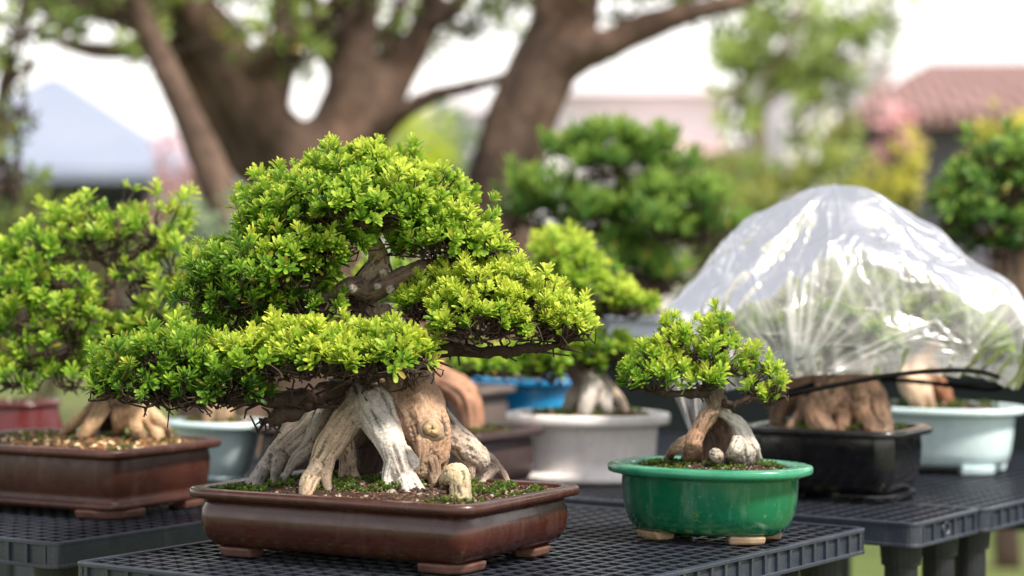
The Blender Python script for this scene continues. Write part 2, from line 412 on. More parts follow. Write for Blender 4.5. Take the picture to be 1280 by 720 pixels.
def twigs_geo(pos, ax, cid, clumps, r0, ln, sag=.35, n=4, extra=0, elen=.03):
    Vs = []; Fs = []; n0 = 0
    for p, a, ci in zip(pos, ax, cid):
        c = np.array(clumps[ci][0]) - np.array([0, 0, clumps[ci][1][2] * sag])
        a = a / np.linalg.norm(a); to = c - p; d = np.linalg.norm(to); to /= d + 1e-9
        l = min(d, ln * rng.uniform(.7, 1.5))
        p1 = p - a * l * .35; p2 = p1 + to * l * .7 + rng.normal(size=3) * l * .1
        v, f = tube_geo(np.array([p + a * r0, p1, p2]), np.array([r0 * .8, r0, r0 * 1.5]), n, cap=False)
        Vs.append(v); Fs += [[q + n0 for q in ff] for ff in f]; n0 += len(v)
    cen = [np.array(c[0]) - np.array([0, 0, c[1][2] * sag]) for c in clumps]
    if len(cen) > 1:                                   # one thin branch that runs through the clumps
        left_ = list(range(1, len(cen))); chain = [0]
        while left_:
            j = min(left_, key=lambda q: np.linalg.norm(cen[q] - cen[chain[-1]])); left_.remove(j); chain.append(j)
        way = []
        for i, j in enumerate(chain):
            if i: m_ = (cen[chain[i - 1]] + cen[j]) / 2; way.append(m_ + rng.normal(size=3) * np.linalg.norm(cen[j] - cen[chain[i - 1]]) * .06)
            way.append(cen[j])
        for q, e in ((0, chain[0]), (-1, chain[-1])):
            d_ = way[q] - way[1 if q == 0 else -2]; d_ /= np.linalg.norm(d_) + 1e-9; ext = way[q] + d_ * max(clumps[e][1]) * .8
            if q == 0: way.insert(0, ext)
            else: way.append(ext)
        pth = catmull(np.array(way), 4)
        v, f = tube_geo(pth, np.linspace(r0 * 2.4, r0 * 1.4, len(pth)), n, cap=False)
        Vs.append(v); Fs += [[q + n0 for q in ff] for ff in f]; n0 += len(v)
    for _ in range(extra):
        ci = rng.integers(len(clumps)); c, r, _t = clumps[ci]
        p = np.array(c) + np.array([rng.uniform(-.8, .8) * r[0], rng.uniform(-.8, .8) * r[1], -rng.uniform(.25, .75) * r[2]])
        d = rng.normal(size=3); d[2] = d[2] * .35 + .05; d /= np.linalg.norm(d); l = elen * rng.uniform(.5, 1.5)
        pth = catmull(np.array([p, p + d * l * .35 + rng.normal(size=3) * l * .16, p + d * l * .7 + rng.normal(size=3) * l * .22, p + d * l + rng.normal(size=3) * l * .3]), 2)
        v, f = tube_geo(pth, np.linspace(r0 * 2.0, r0 * .8, len(pth)), n, cap=False)
        Vs.append(v); Fs += [[q + n0 for q in ff] for ff in f]; n0 += len(v)
    return np.vstack(Vs), Fs

def PC(l):
    """(px,py,depth,rx px,ry px,depth radius m,tint) -> clump"""
    px, py, d, rx, ry, rd, tn = l
    return (P(px, py, d), np.array([S(rx, d), rd, S(ry, d)]), tn)

def TB(pts, c, add=0.0):
    """(px,py,depth,r px) -> tube"""
    return ([(*P(x, y, d + add), S(r, d)) for x, y, d, r in pts], c)

def foliage_pad(parent, origin, clumps, spacing, leaf, nleaf, lod=0, twig=True, mat=None, pal=(G_D, G_M, G_B), extra=0, name='foliage_pad', width=.17, up=.8, inner=.32, spread=(.08, .85), twig_r=.0011, twig_l=.035, jitter=.35, floor=-.35, wobble=.85, lumpf=24, tipgain=.46, elen=.022):
    cl = [PC(c) for c in clumps]
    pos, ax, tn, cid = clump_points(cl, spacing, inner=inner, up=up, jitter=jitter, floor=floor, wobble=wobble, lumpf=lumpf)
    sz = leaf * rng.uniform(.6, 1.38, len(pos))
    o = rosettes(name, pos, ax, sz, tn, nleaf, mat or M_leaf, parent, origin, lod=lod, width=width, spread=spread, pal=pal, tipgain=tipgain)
    if twig:
        v, f = twigs_geo(pos, ax, cid, cl, twig_r, twig_l, extra=extra, elen=elen)
        mesh_np('twigs', v, f, M_twig, o, origin=origin)
    return o

# ------------------------------------------------------------------ pots
def outline(shape, a, b, rc, d, n=10):
    a -= d; b -= d
    if shape == 'oval':
        t = np.arange(4 * n) * 2 * math.pi / (4 * n); e = 2 / 2.25
        return np.stack([a * np.sign(np.cos(t)) * np.abs(np.cos(t)) ** e, b * np.sign(np.sin(t)) * np.abs(np.sin(t)) ** e], 1)
    r = max(rc - d, .004); out = []
    for cx, cy, s in ((a - r, b - r, 0), (-a + r, b - r, 1), (-a + r, -b + r, 2), (a - r, -b + r, 3)):
        for k in range(n):
            t = (s + k / (n - 1)) * math.pi / 2; out.append((cx + r * math.cos(t), cy + r * math.sin(t)))
    return np.array(out)

def loft(shape, a, b, rc, prof, close=False, cap=None, n=10):
    """prof (inset, z)"""
    V = []; m = 4 * n
    for d, z in prof:
        o = outline(shape, a, b, rc, d, n); V.append(np.column_stack([o, np.full(m, z)]))
    V = np.vstack(V); Fq = []; R = len(prof)
    for i in range(R if close else R - 1):
        j = (i + 1) % R
        for k in range(m):
            k2 = (k + 1) % m; Fq.append((i * m + k, i * m + k2, j * m + k2, j * m + k))
    if cap == 'bottom': Fq.append(tuple(range(m))[::-1])
    return V, Fq

ICO_V = None
def pebbles(pos, size, col, name, mat, parent, flat=.7):
    global ICO_V
    g = (1 + 5 ** .5) / 2
    v = np.array([(-1, g, 0), (1, g, 0), (-1, -g, 0), (1, -g, 0), (0, -1, g), (0, 1, g), (0, -1, -g), (0, 1, -g), (g, 0, -1), (g, 0, 1), (-g, 0, -1), (-g, 0, 1)], float); v /= np.linalg.norm(v[0])
    f = np.array([(0, 11, 5), (0, 5, 1), (0, 1, 7), (0, 7, 10), (0, 10, 11), (1, 5, 9), (5, 11, 4), (11, 10, 2), (10, 7, 6), (7, 1, 8), (3, 9, 4), (3, 4, 2), (3, 2, 6), (3, 6, 8), (3, 8, 9), (4, 9, 5), (2, 4, 11), (6, 2, 10), (8, 6, 7), (9, 8, 1)])
    N = len(pos)
    sc = rng.uniform(.55, 1.3, (N, 1, 3)) * size[:, None, None]; sc[:, :, 2] *= flat
    ang = rng.uniform(0, 6.28, N); c, s = np.cos(ang), np.sin(ang)
    vv = v[None] * rng.uniform(.75, 1.2, (N, 12, 1)) * sc
    til = rng.normal(0, .35, (N, 2)); vv[:, :, 2] += vv[:, :, 0] * til[:, :1] + vv[:, :, 1] * til[:, 1:]
    x = vv[:, :, 0] * c[:, None] - vv[:, :, 1] * s[:, None]; y = vv[:, :, 0] * s[:, None] + vv[:, :, 1] * c[:, None]
    V = np.stack([x, y, vv[:, :, 2]], 2) + pos[:, None]
    Fq = (f[None] + (np.arange(N) * 12)[:, None, None]).reshape(-1, 3)
    C = np.repeat(col, 12, 0) * rng.uniform(.8, 1.2, (N * 12, 1))
    o = mesh_np(name, V.reshape(-1, 3), Fq, mat, parent, col=C, smooth=False)
    o['kind'] = 'stuff'; return o

GRAVEL = np.array([(.075, .038, .024), (.045, .024, .016), (.12, .065, .038), (.035, .025, .02), (.15, .10, .065), (.09, .048, .03), (.06, .032, .022), (.05, .03, .02), (.30, .27, .22)])
def in_outline(shape, a, b, N):
    out = []
    while len(out) < N:
        x, y = rng.uniform(-a, a), rng.uniform(-b, b)
        if shape == 'oval' and (x / a) ** 2 + (y / b) ** 2 > 1: continue
        out.append((x, y))
    return np.array(out)

def pot(name, label, loc, rz, shape, a, b, rc, h, mat, foot_mat, rim_mat=None, foot_h=.012, belly=None, rim_w=.024, rim_h=.015, soil_z=None, ngravel=0, nmoss=0, mound=.012, foot='corner', foot_e=.04, gsize=.004, gcols=GRAVEL, moss_lod=0, cat='bonsai pot', foot_in=.026, lip=.022):
    t = thing(name, label, cat, loc, rz)
    rim_mat = rim_mat or mat
    nz = h - rim_h
    if belly is None: belly = [(.036, 0), (.028, .03), (.021, .14), (.0165, .36), (.016, .55), (.018, .78), (.0215, .92), (.022, 1.02)]
    prof = [(d, foot_h + (nz - foot_h) * s) for d, s in belly]
    v, f = loft(shape, a, b, rc, prof, cap='bottom')
    mesh_np('pot_body', v, f, mat, t)
    z0 = nz
    rp = [(lip - .002, z0 + .001), (.004, z0 + .0015), (.001, z0 + .003), (0, z0 + rim_h * .4), (0, h - .004), (.0015, h - .0012), (.005, h), (rim_w - .006, h), (rim_w - .001, h - .0015), (rim_w + .001, h - .006), (rim_w + .003, z0 - .02), (lip + .006, z0 - .02)]
    v, f = loft(shape, a, b, rc, rp, close=True)
    mesh_np('rim', v, f, rim_mat, t)
    # feet
    if foot == 'corner':
        n = 10; fr_ = rc + .022; oo = outline(shape, a, b, fr_, foot_in, n); oi = outline(shape, a, b, fr_, foot_in + .03, n); ot = outline(shape, a, b, fr_, foot_in - .004, n)
        m = 4 * n
        for q in range(4):
            if shape == 'oval':
                idx = [(q * n + k) % m for k in range(3, 8)]
                o_, i_, t_ = oo[idx], oi[idx], ot[idx]
            else:
                idx = list(range(q * n, q * n + n)); o_, i_, t_ = oo[idx], oi[idx], ot[idx]
                def ext(p):
                    d0 = np.array([[0, -1], [1, 0], [0, 1], [-1, 0]][q], float); d1 = np.array([[-1, 0], [0, -1], [1, 0], [0, 1]][q], float)
                    return np.vstack([p[0] + d0 * foot_e, p, p[-1] + d1 * foot_e])
                o_, i_, t_ = ext(o_), ext(i_), ext(t_)
            L_ = len(o_)
            V = np.vstack([np.column_stack([o_, np.zeros(L_)]), np.column_stack([i_, np.zeros(L_)]), np.column_stack([t_, np.full(L_, foot_h + .0015)]), np.column_stack([i_, np.full(L_, foot_h + .0015)])])
            Fq = []
            for k in range(L_ - 1):
                Fq += [(k, k + 1, 2 * L_ + k + 1, 2 * L_ + k), (k + 1, k, L_ + k, L_ + k + 1), (L_ + k + 1, L_ + k, 3 * L_ + k, 3 * L_ + k + 1), (2 * L_ + k, 2 * L_ + k + 1, 3 * L_ + k + 1, 3 * L_ + k)]
            Fq += [(0, 2 * L_, 3 * L_, L_), (L_ - 1, 2 * L_ - 1, 4 * L_ - 1, 3 * L_ - 1)]
            fo = mesh_np('foot', V, Fq, foot_mat, t, smooth=False); bv = fo.modifiers.new('b', 'BEVEL'); bv.width = .0035; bv.segments = 2; bv.limit_method = 'ANGLE'
    elif foot == 'ring':
        v, f = loft(shape, a, b, rc, [(foot_in + .02, 0), (foot_in, 0), (foot_in - .004, .004), (foot_in - .003, foot_h * .7), (foot_in + .006, foot_h + .002), (foot_in + .02, foot_h + .002)], close=True)
        mesh_np('foot_ring', v, f, foot_mat, t)
    sz = soil_z if soil_z is not None else h - .01
    V = [(0, 0, sz + mound)]; rings = 14; n = 10; m = 4 * n
    for i in range(1, rings + 1):
        s = i / rings; o = outline(shape, a, b, rc, rim_w - .002, n) * s
        z = sz + mound * (1 - s ** 2) + (fbm(np.column_stack([o * 30, np.zeros(m)]), 3, 5) - .5) * .012 * (1 - s ** 6)
        V += [tuple(x) for x in np.column_stack([o, z])]
    Fq = [(0, 1 + k, 1 + (k + 1) % m) for k in range(m)]
    for i in range(rings - 1):
        for k in range(m): Fq.append((1 + i * m + k, 1 + (i + 1) * m + k, 1 + (i + 1) * m + (k + 1) % m, 1 + i * m + (k + 1) % m))
    so = mesh_np('soil', np.array(V), Fq, M_soil, t)
    def zs(xy):
        s = np.maximum(np.abs(xy[:, 0]) / (a - rim_w), np.abs(xy[:, 1]) / (b - rim_w))
        return sz + mound * (1 - np.clip(s, 0, 1) ** 2) + .0005
    if ngravel:
        xy = in_outline(shape, a - rim_w - .004, b - rim_w - .004, ngravel)
        pebbles(np.column_stack([xy, zs(xy)]), rng.uniform(.5, 1.4, ngravel) ** 1.3 * gsize, gcols[rng.integers(len(gcols), size=ngravel)], 'gravel', M_gravel, so)
    if nmoss:
        xy = in_outline(shape, a - rim_w - .006, b - rim_w - .006, nmoss * 2)
        w = fbm(np.column_stack([xy * 24, np.full(len(xy), 3.)]), 2, 15); xy = xy[np.argsort(-w)[:nmoss]]
        ps = np.column_stack([xy, zs(xy) + .001]); axx = np.tile([0, 0, 1.0], (nmoss, 1)) + rng.normal(0, .45, (nmoss, 3))
        mo = rosettes('moss', ps, axx, rng.uniform(.003, .007, nmoss), rng.uniform(.1, .6, nmoss), 7, M_leaf, so, (0, 0, 0), lod=moss_lod, width=.3, pal=(np.array([.03, .045, .012]), np.array([.09, .16, .022]), np.array([.24, .33, .05])))
        mo['kind'] = 'stuff'
    return t
# ================================================================== THE SETTING
def struct(o): o['kind'] = 'structure'; return o

m, nt, out = mat_new('grass'); L = nt.links.new
tc = nd(nt, 'ShaderNodeTexCoord'); n1 = nd(nt, 'ShaderNodeTexNoise', Scale=.5, Detail=8.0, Roughness=.7); L(tc.outputs['Object'], n1.inputs['Vector'])
r = ramp(nt, [(.3, (.07, .12, .018)), (.5, (.12, .17, .03)), (.72, (.22, .19, .085))]); L(n1.outputs['Fac'], r.inputs[0])
p = nd(nt, 'ShaderNodeBsdfPrincipled', Roughness=.9); L(r.outputs[0], p.inputs['Base Color'])
n2 = nd(nt, 'ShaderNodeTexNoise', Scale=60.0, Detail=4.0); L(tc.outputs['Object'], n2.inputs['Vector'])
bb = nd(nt, 'ShaderNodeBump', Strength=1.0, Distance=.05); L(n2.outputs['Fac'], bb.inputs['Height']); L(bb.outputs[0], p.inputs['Normal']); L(p.outputs[0], out.inputs[0])
M_grass = m
g = []; gx = np.concatenate([[-400, -120, -60], np.linspace(-30, 30, 61), [60, 120, 400]]); gy = np.concatenate([[-60, -20], np.linspace(-5, 45, 61), [80, 150, 500]])
X, Y = np.meshgrid(gx, gy); Z = (fbm(np.column_stack([X.ravel() * .35, Y.ravel() * .35, X.ravel() * 0]), 3, 2) - .5) * .12
Vg = np.column_stack([X.ravel(), Y.ravel(), Z]); nx = len(gx)
Qg = np.array([(j * nx + i, j * nx + i + 1, (j + 1) * nx + i + 1, (j + 1) * nx + i) for j in range(len(gy) - 1) for i in range(nx - 1)])
struct(mesh_np('lawn', Vg, Qg, M_grass))

# ------------------------------------------------------------------ tables
RZ = math.radians(-34.5)
AX = np.array([math.cos(RZ), math.sin(RZ)]); AY = np.array([-math.sin(RZ), math.cos(RZ)])

M_plastic_shade = mat_noise('shaded_plastic', (.008, .009, .012), (.015, .017, .022), scale=30, rough=.5)  # darker copy of the black plastic, shade put into the colour
def table(label, corner, la, lb, ribbed=(True, True, True, True), z=TZ, cell=.03, skirt=.04, leg_in=.055, name='grid_table', ring_pocket=False, group='black plastic grid tables', leg_r=.027):
    """corner: near right corner. local x runs right, local y runs away"""
    ctr = np.array(corner) - AX * lb / 2 + AY * la / 2
    t = thing(name, label, 'table', (ctr[0], ctr[1], 0), RZ, group)
    hx, hy = lb / 2, la / 2; e = .012
    # lattice top: a sheet with square holes and walls that go down
    nx = max(2, round((lb - 2 * e) / cell)); ny = max(2, round((la - 2 * e) / cell))
    bw = .0030; xs = np.linspace(-hx + e, hx - e, nx + 1); ys = np.linspace(-hy + e, hy - e, ny + 1); zt = z - .0015; zb = z - .024
    cx = sorted([x - bw for x in xs[1:]] + [x + bw for x in xs[:-1]] + [xs[0] - .004, xs[-1] + .004]); cy = sorted([y - bw for y in ys[1:]] + [y + bw for y in ys[:-1]] + [ys[0] - .004, ys[-1] + .004])
    V = []; Fq = []; W = len(cx); H = len(cy)
    for zz in (zt, zb):
        for y in cy:
            for x in cx: V.append((x, y, zz))
    o2 = W * H
    for j in range(H - 1):
        for i in range(W - 1):
            a_, b_, c_, d_ = j * W + i, j * W + i + 1, (j + 1) * W + i + 1, (j + 1) * W + i
            if i % 2 == 1 and j % 2 == 1:
                Fq += [(a_, b_, b_ + o2, a_ + o2), (b_, c_, c_ + o2, b_ + o2), (c_, d_, d_ + o2, c_ + o2), (d_, a_, a_ + o2, d_ + o2)]
            else:
                Fq += [(a_, b_, c_, d_), (d_ + o2, c_ + o2, b_ + o2, a_ + o2)]
    lt = mesh_np('lattice_top', np.array(V), Fq, M_plastic, t, smooth=False); lt.data.materials.append(M_plastic_shade)
    lt.data.polygons.foreach_set('material_index', np.array([0 if max(f) < o2 else 1 for f in Fq], np.int32))  # hole walls and underside take the darkened copy, so recess shade is painted in
    s = MB(); lip = .006
    rc = .02
    for zz0, zz1, ins in ((z - lip, z, 0), (z - skirt, z - skirt + lip, 0)):
        v, f = loft('rect', hx, hy, rc, [(ins + .001, zz0), (ins, zz0 + .001), (ins, zz1 - .001), (ins + .001, zz1), (.0125, zz1), (.0125, zz0)], close=True, n=6); s.add(v, f)
    # inner wall and ribs
    for side, rb in zip(range(4), ribbed):        # near, right, far, left
        d = .006 if rb else .0008
        horiz = side in (0, 2); half = hx if horiz else hy; fx = (hy if horiz else hx)
        sg = -1 if side in (0, 3) else 1
        def bx(u0, u1, d0, d1, z0, z1):
            q0, q1 = sorted((sg * (fx - d0), sg * (fx - d1)))
            if horiz: s.box(u0, u1, q0, q1, z0, z1)
            else: s.box(q0, q1, u0, u1, z0, z1)
        bx(-half + rc, half - rc, d, .0115, z - skirt + lip - .001, z - lip + .001)
        if rb:
            k = max(3, int(2 * (half - rc - .012) / .037)); us = np.linspace(-half + rc + .006, half - rc - .006, k + 1)
            for i, u in enumerate(us):
                bx(u - .0035, u + .0035, .0012, d + .001, z - skirt + lip - .001, z - lip + .001)
    for sx in (-1, 1):
        for sy in (-1, 1):
            n = 6; oo = []
            for k in range(n):
                an = math.pi / 2 * k / (n - 1); oo.append((sx * (hx - rc + (rc - .0012) * math.cos(an)), sy * (hy - rc + (rc - .0012) * math.sin(an))))
            oo.append((sx * (hx - rc), sy * (hy - rc)))
            v = [(x, y, zz) for zz in (z - skirt + lip - .001, z - lip + .001) for x, y in oo]; m_ = len(oo)
            s.add(v, [(k, (k + 1) % m_, m_ + (k + 1) % m_, m_ + k) for k in range(m_)])
    s.build('skirt', M_plastic, t)
    for sx in (-1, 1):
        for sy in (-1, 1):
            b = MB(); x, y = sx * (hx - leg_in), sy * (hy - min(leg_in, hy * .6))
            b.cyl((x, y, .012), (x, y, z - .026), leg_r, leg_r, 20); b.cyl((x, y, 0), (x, y, .03), leg_r + .006, leg_r + .004, 20)
            b.cyl((x, y, z - .075), (x, y, z - .0265), leg_r + .005, leg_r + .009, 20)
            lg = b.build('leg', M_plastic_shade, t, smooth=False)
    if ring_pocket:
        b = MB(); y0 = -hy + .115
        v, f = tube_geo(np.array([[hx - .004, y0 + .011 * math.cos(q), z - .02 + .011 * math.sin(q)] for q in np.linspace(0, 2 * math.pi, 17)]), np.full(17, .0035), 6); b.add(v, f)
        b.build('connector_socket', M_plastic, t)
    # cross bars under the top
    b = MB(); b.box(-hx + .04, hx - .04, -.02, .02, z - .045, z - .0245); b.build('cross_bar', M_plastic, t)
    return t

table('black plastic grid table carrying the largest bonsai and the green pot', (.0015, 2.813), .985, .75)
table('black plastic grid table under the left brown pot, its right side smooth', (-.677, 3.434), .92, .485, ribbed=(True, False, True, True))
table('narrow black grid table under the white oval pot, behind the green pot', (.644, 3.67), .255, 1.5, ribbed=(False, True, False, True), ring_pocket=True)
table('black plastic grid table under the pale blue pot beside the black pot', (.795, 3.87), 1.0, .8)
table('black plastic grid table behind the dark pot, carrying the blue pot', (.795 - .824 * .81, 3.87 + .566 * .81), 1.0, .85)

# bench behind; a dark front sheet stands in for the shade below its top
M_bench = mat_noise('dark_bench', (.008, .016, .015), (.018, .028, .026), scale=14, rough=.7, bump=.3, bscale=40, bdist=.01)
bc = np.array([.644, 3.67]) + AY * 1.42 - AX * .35
t = thing('plant_bench', 'dark bench with a dark panel in place of shade below, behind the tables under the tall pine bonsai', 'bench', (*bc, 0), RZ)
b = MB(); b.box(-1.45, 1.45, 0, .8, .885, .92); b.build('bench_top', M_bench, t, bevel=.004)
b = MB(); b.box(-1.43, 1.43, .02, .05, .56, .884); b.build('shade_standin', M_bench, t)
for sx in (-1.4, 0, 1.4):
    for sy in (.09, .74):
        b = MB(); b.box(sx - .03, sx + .03, sy - .03, sy + .03, 0, .884); b.build('leg', M_bench, t)

# ================================================================== POTS
R30 = math.radians(-30)
MAINC = (-.182, 3.318, TZ)
POT_MAIN = pot('bonsai_pot', 'large glossy brown rectangular pot holding the thick rooted bonsai in front', MAINC, R30, 'rect', .243, .17, .045, .098, M_glaze_brown, M_foot_brown,
    foot_h=.012, ngravel=3800, nmoss=950, mound=.014, soil_z=.088, gsize=.0033, foot_e=.036, belly=[(.052, 0), (.038, .05), (.027, .17), (.019, .38), (.0165, .58), (.018, .78), (.0235, .92), (.025, 1.02)], foot_in=.036)
GREENC = (.298, 3.495, TZ)
POT_GREEN = pot('bonsai_pot', 'glossy green oval pot on cream feet holding the smallest bonsai', GREENC, math.radians(-27), 'oval', .158, .112, .06, .113, M_glaze_green, M_foot_cream, M_rim_green,
    foot_h=.011, ngravel=1100, nmoss=260, mound=.008, soil_z=.103, rim_w=.03, rim_h=.015, gsize=.0035, gcols=GRAVEL * .8, foot_in=.044,
    belly=[(.05, 0), (.04, .05), (.032, .17), (.026, .36), (.0225, .6), (.021, .85), (.021, 1.02)], lip=.021)
# faint seal stamped in the glaze of the green pot
def seal(parent):
    b = MB(); a, bb_, sh = .158, .112, 'oval'
    marks = [[(0, 1), (1, 1), (1, .55), (0, .45), (0, 0), (1, 0)], [(1.5, 1), (2.5, 1), (2.5, .55), (1.5, .45), (1.5, 0), (2.5, 0)]]
    u0 = -.047
    for mk in marks:
        pts = []
        for x, z in mk:
            u = u0 + x * .0048; zz = .036 + z * .011
            d = np.interp(zz, [.013, .017, .028, .044, .064], [.05, .04, .032, .026, .0225])
            o = outline(sh, a, bb_, .06, d, 60)
            tgt = SEAL_ANG + u / .13
            an = np.arctan2(o[:, 1], o[:, 0]); i = np.argmin(np.abs(np.angle(np.exp(1j * (an - tgt)))))
            pts.append((*o[i], zz))
        for q in range(len(pts) - 1):
            b.cyl(pts[q], pts[q + 1], .0011, n=6)
    b.build('stamped_seal', M_mark, parent)
SEAL_ANG = math.radians(-90 + 27)
seal(POT_GREEN)
LEFTC = (-.745, 3.925, TZ)
GR2 = GRAVEL * np.array([2.3, 2.1, 1.5])
pot('bonsai_pot', 'matt brown rectangular pot at far left with bonsai on spreading roots', LEFTC, R30, 'rect', .222, .155, .05, .113, M_glaze_brown2, M_foot_brown,
    foot_h=.012, ngravel=1500, nmoss=200, mound=.012, soil_z=.104, gsize=.005, gcols=GR2, foot_e=.03, foot_in=.022, moss_lod=1,
    belly=[(.03, 0), (.0215, .02), (.0205, .11), (.023, .14), (.028, .17), (.0245, .3), (.0205, .5), (.019, .8), (.021, .95), (.022, 1.02)])
BLACKC = (.571, 4.07, TZ)
pot('bonsai_pot', 'black glazed rectangular pot holding the bagged bonsai', BLACKC, math.radians(-30), 'rect', .152, .112, .055, .125, M_black, M_black, foot_h=.012, ngravel=500, nmoss=220, mound=.012, moss_lod=1,
    belly=[(.045, 0), (.036, .04), (.027, .2), (.02, .5), (.018, .8), (.02, 1.02)], gcols=GRAVEL * .6)
PBLUEC = (.833, 4.53, TZ)
pot('bonsai_pot', 'pale blue oval pot on the right standing behind the black pot', PBLUEC, math.radians(-25), 'oval', .17, .125, .05, .128, M_paleblue, M_paleblue, foot_h=.016, ngravel=300, nmoss=250, moss_lod=1, foot_in=.034,
    belly=[(.042, 0), (.034, .06), (.029, .25), (.025, .55), (.022, .9), (.022, 1.02)], gcols=GRAVEL * .8)
WHITEC = (.143, 4.365, TZ)
pot('bonsai_pot', 'white oval pot with pinkish tint and flared foot behind the green pot', WHITEC, math.radians(-12), 'oval', .155, .115, .05, .126, M_whitepink, M_whitepink, foot_h=.016, ngravel=400, nmoss=300, moss_lod=1, foot='ring', foot_in=.013,
    belly=[(.026, 0), (.026, .04), (.03, .12), (.027, .3), (.025, .6), (.023, .9), (.022, 1.02)], gcols=GR2, rim_h=.022)
DARKC = (-.212, 4.26, TZ)
pot('bonsai_pot', 'dark brown rectangular pot directly behind the largest bonsai', DARKC, R30, 'rect', .245, .15, .05, .108, M_darkbrown, M_darkbrown, foot_h=.012, ngravel=600, nmoss=260, moss_lod=1, gcols=GRAVEL * .7)
LPBC = (-.552, 4.36, TZ)
pot('bonsai_pot', 'pale blue tapered pot on the left behind the brown pot', LPBC, math.radians(-30), 'oval', .105, .085, .04, .112, M_paleblue, M_paleblue, foot_h=.01, ngravel=300, nmoss=150, moss_lod=1,
    belly=[(.05, 0), (.046, .05), (.036, .3), (.027, .65), (.02, 1.02)], gcols=GR2, foot='ring', foot_in=.052)
BLUEC = (.035, 5.15, TZ)
pot('bonsai_pot', 'bright blue pot far back behind the white pot', BLUEC, R30, 'oval', .15, .11, .05, .145, M_blue, M_blue, foot='ring', foot_in=.05, ngravel=100)
GREYC = (-.13, 5.0, TZ)
pot('bonsai_pot', 'grey clay pot beside the blue pot behind the orange roots', GREYC, R30, 'rect', .12, .09, .03, .135, M_grey, M_grey, ngravel=100)
# stand and red pot at the far left
REDC = (-.985, 4.62, .72)
t = thing('plant_stand', 'low plastic stand under the dark red pot behind the left table', 'plant stand', (REDC[0], REDC[1], 0), R30)
b = MB(); b.box(-.13, .13, -.11, .11, .69, .7195); b.build('stand_top', M_plastic, t, bevel=.004)
for sx in (-.1, .1):
    for sy in (-.08, .08):
        b = MB(); b.box(sx - .02, sx + .02, sy - .02, sy + .02, 0, .689); b.build('leg', M_plastic, t)
pot('bonsai_pot', 'dark red round glazed pot at far left behind the brown pot', REDC, 0, 'oval', .085, .085, .05, .16, M_red, M_red, foot_h=.01, foot='ring', foot_in=.03, rim_w=.014, lip=.006, rim_h=.01,
    belly=[(.03, 0), (.012, .2), (-.008, .45), (-.004, .7), (.004, .9), (.006, 1.02)], ngravel=60)
PINEC = (*P(787, 440, 5.62)[:2], .9205)
pot('bonsai_pot', 'pale grey pot on the dark bench holding the tall pine-like bonsai', PINEC, R30, 'rect', .15, .11, .04, .1, M_palegrey, M_palegrey, ngravel=200, gcols=GRAVEL)
RBUSHC = (*P(1290, 440, 5.2)[:2], .9205)
pot('bonsai_pot', 'brown pot at right edge on the dark bench behind the plastic bag', RBUSHC, R30, 'rect', .16, .12, .04, .1, M_darkbrown, M_darkbrown, ngravel=200)

# ================================================================== TREES
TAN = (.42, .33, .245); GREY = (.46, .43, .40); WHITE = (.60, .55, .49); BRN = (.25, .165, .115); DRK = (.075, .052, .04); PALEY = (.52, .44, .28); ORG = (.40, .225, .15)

def inpot(q, c, rz, a, b):
    d = q[:2] - np.array(c[:2]); cs, sn = math.cos(rz), math.sin(rz)
    x, y = d[0] * cs + d[1] * sn, -d[0] * sn + d[1] * cs
    x, y = np.clip(x, -a, a), np.clip(y, -b, b)
    return np.array([c[0] + x * cs - y * sn, c[1] + x * sn + y * cs, q[2]])
